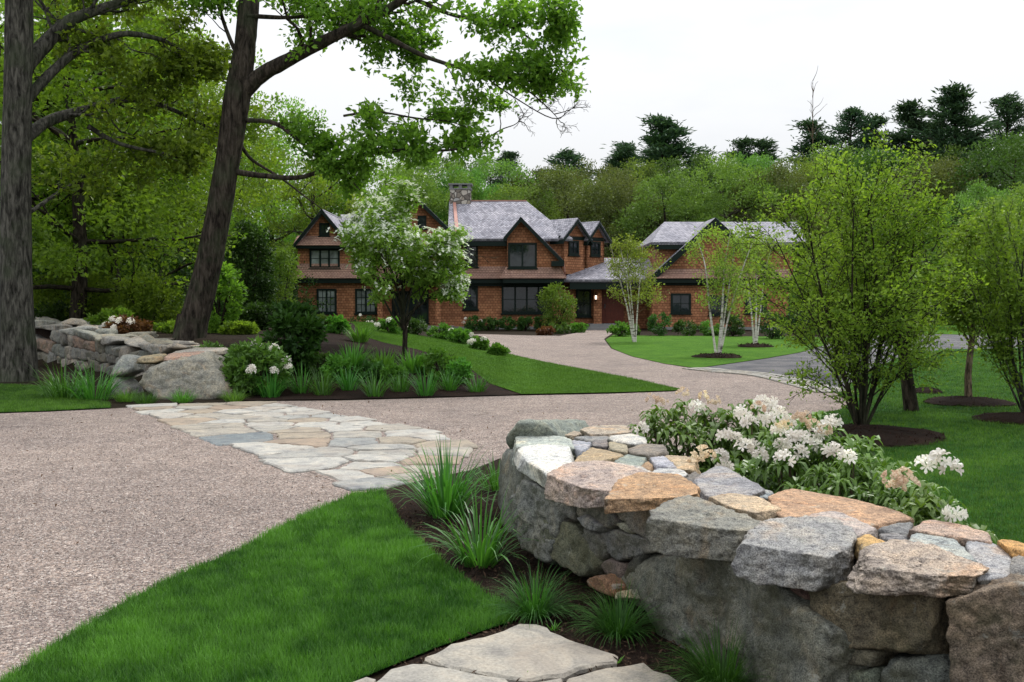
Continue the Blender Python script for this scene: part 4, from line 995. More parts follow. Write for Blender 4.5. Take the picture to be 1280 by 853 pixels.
# --- rotated bays with small gables
def bay(cx, cy, wd, dp, z0, z1, z2, th=math.radians(45)):
    n = np.array([math.sin(th), -math.cos(th), 0]); t = np.array([math.cos(th), math.sin(th), 0]); c = np.array([cx, cy, 0])
    def P(u, v, z): return tuple(c + t * u - n * v + np.array([0, 0, z]))
    a = wd / 2
    walls.poly([P(-a, 0, z0), P(a, 0, z0), P(a, 0, z1), P(0, 0, z2 - .1), P(-a, 0, z1)], n, .15)
    walls.poly([P(-a, 0, z0), P(-a, dp, z0), P(-a, dp, z1), P(-a, 0, z1)], -t, .15)
    walls.poly([P(a, 0, z0), P(a, dp, z0), P(a, dp, z1), P(a, 0, z1)], t, .15)
    o = .32
    for sg in (-1, 1):
        k = (z2 - z1) / a
        roofs.poly([P(0, -o, z2 + .08), P(sg * (a + o), -o, z1 - k * o + .08), P(sg * (a + o), dp, z1 - k * o + .08), P(0, dp, z2 + .08)], tuple(t * sg + np.array([0, 0, 1])), .12)
        trim.poly([P(0, -o - .03, z2 + .0), P(sg * (a + o), -o - .03, z1 - k * o), P(sg * (a + o), -o - .03, z1 - k * o - .2), P(0, -o - .03, z2 - .2)], n, .06)
        trim.poly([P(sg * (a + o - .02), -o, z1 - k * o - .02), P(sg * (a + o - .02), dp, z1 - k * o - .02), P(sg * (a + o - .02), dp, z1 - k * o - .24), P(sg * (a + o - .02), -o, z1 - k * o - .24)], t * sg, .05)
    trim.poly([P(-a - o, -.03, z1 - .06), P(a + o, -.03, z1 - .06), P(a + o, -.03, z1 - .26), P(-a - o, -.03, z1 - .26)], n, .05)
    window(house, P(-.05, -.01, z1 - .26 - .46), .86, .84, nx=1, nv=2, n=n)
bay(hx(717, 60.4), 60.4, 1.95, 4.2, 3.2, zz(294), zz(274))
bay(hx(744, 61.8), 61.8, 1.6, 3.5, 3.2, zz(296, 61.8), zz(278.5, 61.8))
# --- entry link
ya, yb2 = 59.3, 63.3
roofs.poly([(hx(704, ya), ya, zz(349.5, ya)), (hx(822, ya), ya, zz(349.5, ya)), (hx(826, yb2), yb2, zz(322, yb2)), (hx(728, yb2), yb2, zz(322, yb2))], (0, -1, 1), .16)
walls.box(hx(728, 63.3), hx(826, 63.3), 63.2, 66, 3, zz(322, 63.3))
trim.box(hx(712, 59.4), hx(818, 59.4), 59.42, 59.6, zz(362), zz(352.5))
wallbox(706, 742, 60.9, 66, 0, 2.75); wallbox(742, 752, 60.2, 66, 0, 2.75); wallbox(752, 822, 61.5, 66, 0, 2.75)
walls.box(hx(706, 60.15), hx(719, 60.15), 60.15, 60.9, 0, 2.3)
winpx(720, 362, 739, 396, 60.9, nx=1, nv=2)
st = PM(); st.box(hx(731, 59.6), hx(768, 59.6), 58.5, 61.5, 0, .16); st.box(hx(736, 60), hx(770, 60), 59.1, 61.5, .16, .32)
s2 = PM(); s2.box(hx(524, 58.5), hx(566, 58.5), 58.2, 60.1, 0, .22)
st.obj('stoop', M['stoop'], house); s2.obj('stoop', M['stoop'], house)
dr = PM(); x0_, x1_ = hx(753.5, 61.5), hx(777, 61.5); dr.box(x0_, x1_, 61.38, 61.5, .32, 2.35); dr.box(x0_ - .1, x0_, 61.36, 61.5, .32, 2.45); dr.box(x1_, x1_ + .1, 61.36, 61.5, .32, 2.45); dr.box(x0_, x1_, 61.36, 61.5, 2.36, 2.46)
for k in range(3): dr.box(x0_ + .15 + k * .3, x0_ + .35 + k * .3, 61.35, 61.4, .6, 2.1)
door = dr.obj('door', M['door'], house)
hb = PM(); hb.box(x0_ + .08, x0_ + .12, 61.30, 61.38, 1.2, 1.45); hb.obj('handle', M['stoop'], door)
# --- right wing
YR = 59.0
wallbox(815, 985, YR + .06, 68, 0, 3.0); 
gable((808, 350), (894.5, 272), (981, 350), YR, 67, oh=.35, wallz=2.95, x_in=.15, board=.42)
skirt(815, 982, YR, 3.45, 2.93, .45)
Yd = 59.5
wallbox(821, 990, Yd, 67, 2.9, zz(306, Yd))
zr3, ze3 = zz(277.5, 64.6), zz(302.5, Yd - .4)
roofs.poly([(hx(814.5, Yd - .4), Yd - .4, ze3), (hx(1008, Yd - .4), Yd - .4, ze3), (hx(995, 64.6), 64.6, zr3), (hx(829.5, 64.6), 64.6, zr3)], (0, -1, 1), .16)
roofs.poly([(hx(814.5, Yd - .4), Yd - .4, ze3), (hx(829.5, 64.6), 64.6, zr3), (hx(814.5, Yd - .4), 67.2, ze3)], (-1, 0, 1), .16)
trim.box(hx(817, Yd), hx(1004, Yd), Yd - .34, Yd - .2, ze3 - .42, ze3 - .17)
winpx(838.5, 367, 863.5, 392, YR + .06, nx=1, nv=2); winpx(886, 369, 909, 394, YR + .06, nx=1, nv=2); winpx(931, 367, 958, 392, YR + .06, nx=2, nv=2)
winpx(387, 311, 425, 335.5, 59.2, nx=3, nv=2, glass='glassgrey', sub=1); winpx(399, 279, 412, 295, 59.2, nx=1, nv=2)
winpx(396, 361, 421, 392, 59.28, nx=2, nv=3, glass='glassgrey'); winpx(444, 361, 471, 392, 59.28, nx=2, nv=3, glass='glassgrey')
winpx(581, 303.5, 597.5, 334, YM, nx=1, nv=3); winpx(579, 358, 597.5, 387, YM + .08, nx=1, nv=2)
winpx(635, 304, 671, 335.5, Yg, nx=2, nv=1, sub=1); winpx(627, 357, 690, 392, YM + .08, nx=4, nv=2, sub=1)
winpx(522, 270, 533, 286, 59.0, nx=1, nv=2); winpx(498, 312, 540, 334, 59.0, nx=3, nv=2, glass='glass'); winpx(490, 364, 536, 404, YM + .08, nx=3, nv=2)
trim.box(hx(577, 60), hx(705, 60), 59.9, 60.07, zz(358), zz(352))
trim.box(hx(815, 59), hx(984, 59), 58.9, 59.05, zz(357, 59), zz(352, 59))
walls.obj('wall', M['wall'], house); skirts.obj('flared_skirt', M['skirt'], house); rf = roofs.obj('roof', M['roof'], house); trim.obj('trim', M['green'], house)
fd = PM(); fd.box(hx(474, 60), hx(706, 60), 60.02, 60.2, 0, .16); fd.box(hx(814, 59), hx(986, 59), 59.0, 59.1, 0, .16); fd.obj('foundation', M['stoop'], house)
# chimney: field stone shaft with slotted cap
def m_rubble():
    n = NT('chimney rubble'); c = n.coord(); v = n.n('TexVoronoi', Scale=3.6); n.t.links.new(c, v.inputs['Vector']); v2 = n.n('TexVoronoi', feature='DISTANCE_TO_EDGE', Scale=3.6); n.t.links.new(c, v2.inputs['Vector'])
    s = n.n('SeparateColor'); n.t.links.new(v.outputs['Color'], s.inputs[0])
    k = n.ramp(s.outputs[0], [(0, (.16, .14, .12)), (.4, (.36, .31, .25)), (.7, (.50, .46, .40)), (1, (.30, .30, .30))])
    e = n.ramp(v2.outputs['Distance'], [(.03, 0.), (.09, 1.)]); k = n.mix(e, (.10, .09, .08), k)
    n.bsdf(k, .9, n.bump(e, .8, .04), .2); return n.m
M['rubble'] = m_rubble()
Yc = 64.3; cx0, cx1 = hx(563.5, Yc), hx(589, Yc); zc = zz(238, Yc)
ch = PM(); ch.box(cx0, cx1, Yc - .5, Yc + .5, zz(262, Yc), zc); chim = ch.obj('chimney', M['rubble'], rf)
cc = PM(); cc.box(cx0 - .06, cx1 + .06, Yc - .56, Yc + .56, zc, zc + .07)
for x in (cx0 - .02, (cx0 + cx1) / 2 - .1, cx1 - .2):
    cc.box(x, x + .2, Yc - .52, Yc - .3, zc + .072, zc + .28); cc.box(x, x + .2, Yc + .3, Yc + .52, zc + .072, zc + .28)
cc.box(cx0 - .1, cx1 + .1, Yc - .6, Yc + .6, zc + .282, zc + .36); cc.obj('chimney_cap', M['stoop'], rf)
# wall lantern beside the door
ln = PM(); xl, zl = hx(744.5, 60.2), zz(372, 60); ln.box(xl - .09, xl + .09, 60.0, 60.18, zl + .14, zl + .19); ln.box(xl - .08, xl + .08, 60.01, 60.17, zl - .18, zl - .14); ln.box(xl - .02, xl + .02, 60.09, 60.2, zl + .19, zl + .27)
for dx in (-.075, .06): ln.box(xl + dx, xl + dx + .015, 60.02, 60.035, zl - .14, zl + .14)
lan = ln.obj('wall_lantern', M['green'], house)
me_ = NT('lit lamp glass'); em = me_.n('Emission', Strength=2.2); em.inputs[0].default_value = (1, .86, .7, 1); me_.t.links.new(em.outputs[0], me_.out.inputs[0])
lb_ = PM(); lb_.box(xl - .045, xl + .045, 60.05, 60.13, zl - .1, zl + .1); lb_.obj('bulb', me_.m, lan)
# downpipe
dp = MB(); tube(dp, [(hx(704, 59.2), 59.3, zz(328)), (hx(706, 59.2), 59.3, zz(340)), (hx(706, 60), 60.0, zz(348))], [.05] * 3, 6); part('downpipe', dp, M['copper'], house)
# ------------------------------------------------------------------ trees
def crown_blobs(mb, C, Rd, nb, nl, size, rng, flat=.75, blob=.3, hollow=.55, aspect=.55, seedbias=None, lowcut=-.9):
    """leaf clumps on blobs spread through an ellipsoid; fewer inside, gaps between"""
    C = np.array(C, float); Rd = np.array(Rd, float); out = []
    U = rng.standard_normal((nb, 3)); U /= np.linalg.norm(U, axis=1)[:, None]; U[:, 2] = np.maximum(U[:, 2], lowcut); rr = rng.uniform(hollow, 1, nb) ** .7
    P = C + U * Rd * rr[:, None]
    for p, u in zip(P, U):
        br = blob * np.cbrt(np.prod(Rd)) * rng.uniform(.55, 1.3); k = max(4, int(nl * (br / (blob * np.cbrt(np.prod(Rd)))) ** 2))
        q = rng.standard_normal((k, 3)); q /= np.linalg.norm(q, axis=1)[:, None]; q *= (rng.uniform(0, 1, k) ** .45)[:, None]
        o = q * np.array([1, 1, flat]); L = p + o * br
        tone = np.clip(rng.uniform(.2, .8) + rng.uniform(-.25, .25, k), 0, 1)
        leaves(mb, L, size, rng, outd=q * .6 + u * .5 + np.array([0, 0, .1]), aspect=aspect, v=tone, bias=.45)
def branch(rng, p, d, L, n=5, wander=.22, up=.05):
    P = [np.array(p, float)]; d = np.array(d, float); d /= np.linalg.norm(d)
    for _ in range(n):
        d = d + rng.standard_normal(3) * wander + np.array([0, 0, up]); d /= np.linalg.norm(d); P.append(P[-1] + d * L / n)
    return np.array(P), d
def grow(mb, rng, p, d, L, r, lev, tips, wander=.2, up=.06, nsub=(4, 4, 4), shrink=.55, spread=.9, k=5, minr=.004, t0=.3):
    P, dl = branch(rng, p, d, L, 5, wander, up); R_ = np.linspace(r, max(r * .35, minr), len(P)); tube(mb, P, R_, k if lev else max(k, 6), jit=.03, rng=rng)
    if lev >= len(nsub): tips.append((P[-1], dl)); tips.append((P[3], dl)); return
    for j in range(nsub[lev]):
        t = t0 + (1 - t0) * (j + rng.uniform(0, 1)) / nsub[lev]; i = min(int(t * 5), 4); q = P[i] + (P[i+1] - P[i]) * (t * 5 - i)
        base = P[i+1] - P[i]; base /= np.linalg.norm(base); s = rng.standard_normal(3); s -= base * (s @ base); s /= np.linalg.norm(s)
        grow(mb, rng, q, base + s * spread * rng.uniform(.6, 1.2), L * shrink * rng.uniform(.7, 1.2) * (1.15 - .5 * t), max(r * (1 - .6 * t) * .5, minr), lev + 1, tips, wander, up, nsub, shrink, spread, max(k - 1, 3), minr, t0)
    tips.append((P[-1], dl))
def leaf_tips(mb, tips, rng, per, spread, size, aspect=.55, flat=.6, up=.4, tone=(.1, .9), bias=.4, droop=0.):
    T = np.array([t[0] for t in tips]); Dd = np.array([t[1] for t in tips]); n = len(T)
    idx = np.repeat(np.arange(n), per); o = rng.standard_normal((len(idx), 3)) * spread * .55 * np.array([1, 1, flat]) - Dd[idx] * (rng.uniform(-.3, 2.2, len(idx)) * spread)[:, None]; tn = rng.uniform(*tone, n)
    leaves(mb, T[idx] + o + np.array([0, 0, -droop]), size, rng, outd=Dd[idx] * .5 + o / (spread + 1e-9) * .4, aspect=aspect, up=up, bias=bias, v=np.clip(tn[idx] + rng.uniform(-.22, .22, len(idx)), 0, 1))
def W3(L, Y0):
    """px,py,(depth offset)[,radius px] at base depth Y0"""
    return np.array([AT(p[0], p[1], Y0 + (p[2] if len(p) > 2 else 0)) for p in L])

# ---- hero oak: traced limbs, real twigs
def traced_tree(name, label, cat, Y0, trunk, limbs, leafmat, barkmat, seed, twig=(16, .5), per=10, lsize=.14, loc=None, lspread=.16, sub=1.0):
    rng = np.random.default_rng(seed); T = thing(name, label, cat, loc)
    mpx = Y0 / F
    tr, fo = MB(), MB(); tips = []
    P = smooth_path(W3([t[:3] for t in trunk], Y0), 6); Rr = np.interp(np.linspace(0, len(trunk) - 1, len(P)), range(len(trunk)), [t[3] * mpx / 2 for t in trunk]); 
    tube(tr, P, Rr, 16, jit=.015, rng=rng)
    # root flare
    for a in np.arange(0, 6.28, 1.05):
        a += rng.uniform(-.3, .3); b = P[0] + np.array([math.cos(a), math.sin(a), 0]) * Rr[0] * .45; tube(tr, [b + (0, 0, .8), b + np.array([math.cos(a), math.sin(a), 0]) * .06 + (0, 0, .25), b + np.array([math.cos(a), math.sin(a), 0]) * .22 + (0, 0, -.25)], [Rr[0] * .15, Rr[0] * .34, Rr[0] * .22], 8)
    for lm in limbs:
        pts, opt = lm[0], lm[1]; Q = smooth_path(W3([t[:3] for t in pts], Y0), 5); n = len(Q)
        R0, R1 = opt.get('r', (.1, .02)); Rq = np.linspace(R0, R1, n); tube(tr, Q, Rq, 8, jit=.04, rng=rng)
        nt_ = opt.get('n', twig[0]); ln = opt.get('L', 1.1); t_from = opt.get('t0', .25)
        for j in range(nt_):
            t = t_from + (1 - t_from) * rng.uniform(0, 1) ** .8; i = min(int(t * (n - 1)), n - 2); q = Q[i]; b = Q[i+1] - Q[i]; b /= np.linalg.norm(b); s = rng.standard_normal(3) * np.array([1, 1, .6]); s -= b * (s @ b); s /= np.linalg.norm(s)
            grow(tr, rng, q, b * .7 + s * .8 + np.array([0, 0, opt.get('up', .1)]), ln * rng.uniform(.6, 1.25) * (1.2 - .5 * t), max(.012, Rq[i] * .35), 1, tips if opt.get('leaf', 1) else [], .25, opt.get('up', .1) * .3, (0, 3, 3), .6, .9, 4, .004)
    leaf_tips(fo, tips, rng, per, lspread, lsize, aspect=.6, flat=.5, up=.45, bias=.35)
    part('trunk', tr, barkmat, T, smooth=True); part('crown', fo, leafmat, T); return T
oz = 24.
ob = AT(236, 436, oz)
traced_tree('oak_tree', 'big oak with leaning forked trunk behind the left stone wall, limb reaching over the house', 'tree', oz,
  [(234, 436, 0, 44), (243, 400, 0, 36), (263, 320, 0, 32), (284, 205, 0, 30), (297, 120, 0, 33), (306, 60, .1, 26), (311, 0, .3, 26), (320, -150, .8, 20), (330, -330, 1., 8)],
  [([(300, 120), (325, 95, -.1), (360, 75, -.3), (405, 52, -.6), (450, 30, -.8), (500, 2, -1), (560, -45, -1.4)], dict(r=(.21, .07), n=16, L=1.5, t0=.4)),
   ([(450, 30, -.8), (490, 50, -.9), (535, 72, -1.2), (600, 92, -1.4), (640, 98, -1.6), (675, 105, -1.8)], dict(r=(.07, .012), n=13, L=1.15, t0=.1, up=-.05)),
   ([(520, 0, -1), (570, 20, -1.3), (630, 30, -1.6), (670, 55, -1.8), (705, 92, -2)], dict(r=(.05, .01), n=8, L=1.0, t0=.25, up=0)),
   ([(560, -45, -1.4), (620, -20, -1.6), (675, 0, -1.6), (705, 20, -1.8)], dict(r=(.05, .01), n=8, L=1.0, t0=.35, up=-.05)),
   ([(425, 42, -.7), (450, 50, -.4), (490, 58, -.2), (520, 62, 0)], dict(r=(.03, .01), n=8, L=.8, t0=.2)),
   ([(640, 98, -1.6), (668, 120, -1.8), (690, 140, -1.9), (700, 152, -2)], dict(r=(.02, .006), n=5, L=.8, leaf=0)),
   ([(600, 92, -1.4), (640, 120, -1.3), (690, 148, -1.3), (712, 138, -1.3), (725, 125, -1.3)], dict(r=(.018, .005), n=3, L=.6, leaf=0)),
   ([(295, 215), (330, 220, -.3), (380, 221, -.6), (440, 197, -.9), (500, 188, -1.2), (560, 188, -1.4), (600, 180, -1.5)], dict(r=(.07, .018), n=13, L=.8, t0=.4, up=.14)),
   ([(600, 180, -1.5), (625, 163, -1.5), (645, 155, -1.5), (657, 141, -1.5)], dict(r=(.018, .005), n=6, L=.7, leaf=0, up=-.1)),
   ([(302, 150), (345, 155, -.3), (385, 185, -.5), (420, 205, -.8), (450, 238, -1)], dict(r=(.06, .012), n=10, L=.6)),
   ([(300, 180), (315, 200, .3), (350, 222, .2), (380, 245, 0), (403, 262, -.2)], dict(r=(.045, .01), n=5, L=.45, leaf=0)),
   ([(430, 145, -.5), (470, 140, -1), (520, 148, -1.3), (560, 152, -1.5), (585, 160, -1.6)], dict(r=(.03, .008), n=11, L=.8, t0=.0, up=.1)),
   ([(304, 80), (290, 55, .2), (277, 20, .4), (262, -30, .6)], dict(r=(.06, .03), n=8, L=1.0, t0=.5)),
   ([(308, 20), (360, 22, .5), (410, 18, 1.0), (470, 10, 1.2)], dict(r=(.06, .015), n=16, L=1.0)),
   ([(312, -20), (380, -60, .5), (450, -100, 1.0), (520, -120, 1.2)], dict(r=(.1, .02), n=20, L=1.6)),
   ([(315, -80), (260, -150, -.5), (190, -200, -1.0), (140, -230, -1.2)], dict(r=(.1, .02), n=18, L=1.6)),
   ([(320, -160), (340, -220, -1.5), (380, -300, -3.0)], dict(r=(.1, .02), n=16, L=1.8)),
   ([(325, -230), (300, -300, 1.5), (280, -350, 3.0)], dict(r=(.1, .02), n=16, L=1.8)),
  ], M['oakleaf'], M['bark'], 41, per=8, lsize=.145, loc=(ob.x, oz, ob.z), lspread=.20)
lt = 22.
lb0 = AT(22, 476, lt)
traced_tree('oak_tree', 'thick straight grey trunk at the picture edge on the corner lawn by the wall', 'tree', lt,
  [(20, 480, 0, 54), (24, 450, 0, 42), (21, 380, 0, 38), (20, 250, 0, 35), (22, 120, 0, 33), (24, 0, 0, 32), (20, -180, 0, 30), (10, -400, 0, 14)],
  [([(25, 90, .2), (50, 62, .6), (85, 28, 1.0), (130, 10, 1.4), (200, -12, 2)], dict(r=(.2, .07), n=14, L=1.5)),
   ([(25, 135, .2), (60, 95, .6), (100, 62, 1.0), (150, 43, 1.2), (195, 48, 1.6), (225, 62, 2.0), (250, 84, 2.4)], dict(r=(.12, .02), n=20, L=1.1)),
   ([(24, 178, .2), (60, 152, 1), (105, 138, 1.6), (165, 124, 2.2), (215, 137, 2.8), (272, 166, 3.4)], dict(r=(.15, .03), n=18, L=1.1)),
   ([(110, 158, 1.6), (150, 180, 1.8), (205, 192, 2.0), (230, 200, 2.2)], dict(r=(.06, .015), n=9, L=.9)),
   ([(24, 275, .2), (60, 250, 1), (95, 226, 2), (130, 205, 2.5), (150, 170, 3)], dict(r=(.05, .015), n=8, L=.9)),
   ([(20, -60), (90, -120, 1), (180, -160, 2)], dict(r=(.12, .03), n=18, L=1.8)),
   ([(20, -120), (-70, -180, -1), (-150, -200, -1.5)], dict(r=(.12, .03), n=12, L=1.8)),
   ([(18, -200), (40, -260, -2), (80, -330, -4)], dict(r=(.12, .03), n=14, L=1.8)),
  ], M['woodleaf'], M['barkgrey'], 43, per=7, lsize=.15, loc=(lb0.x, lt, 0), lspread=.22)

# ---- generic woodland trees (shared meshes)
def wood_proto(seed, h, cr, leafmat, barkmat, lsize, nb=70, nl=170, flat=.55, low=.25, blob=.27, hol=.55):
    rng = np.random.default_rng(seed); tr, fo = MB(), MB(); tips = []
    P, d = branch(rng, (0, 0, -.2), (0, 0, 1), h * .9, 7, .07, .1); tube(tr, P, np.linspace(h * .020, h * .004, len(P)), 8, jit=.03, rng=rng)
    for j in range(15):
        t = .22 + .7 * j / 15; i = min(int(t * 7), 6); q = P[i]; a = j * 2.4 + rng.uniform(-.4, .4); ll = cr * (1.15 - .55 * t) * rng.uniform(.8, 1.1)
        grow(tr, rng, q, (math.cos(a), math.sin(a), .35), ll, h * .007, 1, tips, .2, .06, (0, 3, 2), .5, .8, 4, .012)
    crown_blobs(fo, (0, 0, h * (low + 1) / 2), (cr, cr, h * (1 - low) / 2), nb, nl, lsize, rng, flat=flat, blob=blob, hollow=hol)
    leaf_tips(fo, tips, rng, 10, lsize * 2.2, lsize, flat=.5)
    return tr.mesh('trunk', barkmat, True), fo.mesh('crown', leafmat)
def place_proto(pr, name, label, cat, px, Y, top, group=None, h=10., rz=0, wide=1., mat=None, zadj=0.):
    x = XA(px, Y); z0 = float(hgt(x, Y)); ztop = ZA(top, Y); s = (ztop - z0) / h
    t = thing(name, label, cat, (x, Y, z0 + zadj), group, rz); t.scale = (s * wide, s * wide, s)
    link('trunk', pr[0], t, True); 
    o = link('crown', pr[1], t, True)
    return t
rngF = np.random.default_rng(77)
WP = [wood_proto(100 + k, 10., 3.4, M[m], M['barkdark'], .15, nb=115, nl=150, low=lo, blob=.2) for k, (m, lo) in enumerate((('woodleaf', .12), ('woodleaf', .2), ('oakleaf', .15)))]
# left woodland behind the wall: (px, depth, top, proto, label)
for px, Y, top, k, wd, lab in (
    (95, 30, -60, 0, 1.15, 'leafy tree directly behind the far stretch of the left stone wall'),
    (150, 34, -30, 1, .85, 'tree filling the gap between the two big oak trunks'),
    (-20, 34, -90, 2, 1.2, 'tree with its crown cut by the left picture edge'),
    (225, 42, 40, 0, .95, 'shaded tree straight behind the leaning oak trunk'),
    (352, 74, 120, 2, .8, 'brighter tall tree past the left end of the house'),
    (40, 46, -30, 1, 1.3, 'tall dim tree deep behind the straight grey trunk'),
    (235, 52, 40, 2, 1.0, 'tall pale-topped tree seen through the leaning oak limbs'),
    (140, 58, 20, 0, 1.3, 'deepest tree left of the leaning oak'),
    (400, 68, 190, 1, .95, 'green tree rising over the left gable of the house'),
    (450, 74, 178, 2, .95, 'green tree between the left gable and the chimney gable')):
    place_proto(WP[k], 'woodland_tree', lab, 'tree', px, Y, top, 'woodland trees left of the house', rz=px * .7, wide=wd)
# far deciduous belt
FP = {}
for k, m in enumerate(('far1', 'far2', 'far3', 'far4')):
    FP[m] = [wood_proto(200 + k * 3 + j, 10., 3.6, M[m], M['barkdark'], .17, nb=150, nl=150, low=.02, flat=.75, blob=.185, hol=.8) for j in range(2)]
belt = [
 (497, 80, 200, 'far1', 'pale green tree rising just left of the chimney gable peak'), (535, 84, 193, 'far1', 'yellow-green tree behind the chimney gable peak'), (560, 96, 186, 'far4', 'deeper green tree peeping over left of the chimney'),
 (585, 86, 205, 'far2', 'fresh green tree directly behind the stone chimney'), (618, 90, 198, 'far2', 'bright green tree just right of the chimney'), (650, 84, 226, 'far1', 'low pale tree behind the middle of the main roof'),
 (680, 92, 215, 'far3', 'olive tree above the hipped end of the main roof'), (712, 84, 212, 'far3', 'brownish-olive tree over the small twin gables'), (745, 92, 203, 'far3', 'olive tree in the low dip of the tree line'),
 (700, 100, 205, 'far1', 'yellow-green tree under the single broad pine'), (772, 86, 222, 'far3', 'dull olive tree between the two house wings'), (800, 98, 200, 'far1', 'light crown in front of the pine trio'),
 (838, 82, 218, 'far2', 'full fresh green tree behind the dormer of the right wing'), (868, 90, 196, 'far4', 'dark green tree under the tallest pine'), (905, 84, 200, 'far1', 'rounded green tree over the right wing peak'),
 (935, 94, 190, 'far2', 'green tree beyond the right wing roof'), (965, 86, 205, 'far3', 'olive tree behind the right wing roof end'), (1000, 92, 192, 'far1', 'green tree above the top left of the vase-shaped tree'),
 (1045, 100, 178, 'far1', 'pale tree showing over the vase-shaped tree'), (1100, 96, 185, 'far4', 'dark leafy tree between vase-shaped tree and pines'), (1215, 90, 178, 'far4', 'deep green rounded tree under the great right pine'),
 (1262, 78, 172, 'far4', 'deep green tree cut by the right picture edge'), (1160, 82, 200, 'far3', 'olive tree below the big right pine'), (1310, 86, 170, 'far4', 'broad dark crown at the far right'),
 (1225, 62, 235, 'far2', 'mid green tree behind the right yellow-green tree'), (1290, 58, 225, 'far1', 'lighter tree behind the right yellow-green tree'), (1110, 66, 260, 'far4', 'dark tree behind the vase-shaped tree, low crown'), (1040, 74, 262, 'far3', 'olive tree just past the end of the house')]
for i, (px, Y, top, m, lab) in enumerate(belt):
    place_proto(FP[m][i % 2], 'deciduous_tree', lab, 'tree', px, Y, top + rngF.uniform(-4, 5), 'deciduous trees behind the house', rz=i * 1.3, wide=rngF.uniform(.85, 1.1))
# pines
def pine_proto(seed, h=10., spread=2.6, gaps=.25, dens=1., low=.25, upturn=.3):
    rng = np.random.default_rng(seed); tr, fo = MB(), MB()
    P, d = branch(rng, (0, 0, -.2), (0, 0, 1), h * .97, 9, .03, .2); tube(tr, P, np.linspace(h * .016, h * .003, len(P)), 7)
    z = h * low
    while z < h * .985:
        t = z / h; i = min(int(t * 9), 8); q = P[i] + (P[i+1] - P[i]) * (t * 9 - i)
        rad = spread * 1.75 * (1 - (t - low) / (1 - low)) ** 1.08 + .02
        for a in rng.uniform(0, 6.28, rng.integers(1, 4)):
            if rng.uniform() < gaps * .5: continue
            L = rad * rng.uniform(.4, 1.2); Q, dd = branch(rng, q, (math.cos(a), math.sin(a), upturn * rng.uniform(.2, 1.2)), L, 4, .1, .07); tube(tr, Q, np.linspace(.05, .015, 5) * h / 10, 4)
            for s in np.arange(.25, 1.02, .11 / dens):
                ii = min(int(s * 4), 3); c = Q[ii] + (Q[ii+1] - Q[ii]) * (s * 4 - ii); k = int(16 * dens)
                o = rng.standard_normal((k, 3)) * np.array([.17, .17, .09]) * (1.25 - .4 * s) * h / 10
                outd = np.array([math.cos(a), math.sin(a), .5]) + rng.standard_normal((k, 3)) * .6
                leaves(fo, c + o, .24 * h / 10, rng, outd=outd, aspect=.26, up=.3, bias=.7)
        z += h * rng.uniform(.012, .026)
    return tr.mesh('trunk', M['barkdark'], True), fo.mesh('crown', M['pine'])
PP = [pine_proto(301, spread=2.3), pine_proto(302, spread=3.0, gaps=.35, low=.35, upturn=.5), pine_proto(303, spread=1.7, gaps=.3), pine_proto(304, spread=2.8, gaps=.1, dens=1.1, low=.2)]
for i, (px, Y, top, k, wd, lab) in enumerate((
    (631, 112, 180, 1, .62, 'small lone pine standing up right of the chimney'), (667, 118, 206, 2, .6, 'smallest pine tip between the lone pine and the broad pine'), (716, 110, 178, 1, .8, 'low broad pine in the middle of the tree line'),
    (770, 108, 170, 0, .75, 'pointed pine left of the tallest central pine'), (800, 112, 168, 2, .9, 'thin pine pressed against the tallest central pine'), (845, 102, 131, 0, .95, 'tallest pine in the centre with ragged layered boughs'),
    (823, 106, 160, 3, .6, 'dense pine shoulder left of the tallest central pine'), (905, 116, 166, 2, .9, 'narrow pine right of the tallest central pine'), (937, 114, 163, 2, .9, 'narrow twin pine over the right wing'),
    (1022, 104, 135, 2, .9, 'slender sparse pine left of the bare twig'), (1056, 106, 124, 1, .6, 'pine with flat spreading top above the vase-shaped tree'), (1100, 108, 138, 2, .8, 'thin pine tip between the flat-topped and great pines'),
    (1135, 100, 116, 0, .7, 'ragged pine just left of the great right pine'), (1188, 96, 96, 3, .72, 'great dense pine, highest on the right'), (1262, 98, 106, 1, .62, 'open-branched pine at the right picture edge'),
    (1160, 104, 140, 3, .6, 'dense low pine tucked under the great right pine'), (1225, 102, 150, 0, .8, 'pine filling the dip right of the great pine'), (870, 110, 190, 3, .7, 'dark low pine beneath the tallest central pine'))):
    place_proto(PP[k], 'pine_tree', lab, 'tree', px, Y, top, 'pines along the far tree line', rz=i * 1.1, wide=wd * 1.9)
# bare twig-like sapling above the tree line
sap = thing('bare_sapling', 'nearly bare spindly sapling sticking above the tree line', 'tree', (XA(1016, 100), 100, float(hgt(XA(1016, 100), 100))))
mb = MB(); rg = np.random.default_rng(5); b0 = np.array(sap.location); top = AT(1016, 100, 100)
tube(mb, [b0, b0 * .5 + np.array(top) * .5, np.array(top)], [.12, .07, .02], 5)
for k in range(16):
    t = rg.uniform(.72, 1); q = b0 + (np.array(top) - b0) * t; Pq, _ = branch(rg, q, (rg.uniform(-.5, .5), rg.uniform(-.5, .5), 1), rg.uniform(.8, 2), 4, .2, .1); tube(mb, Pq, np.linspace(.03, .012, 5), 4)
part('trunk', mb, M['barktan'], sap)
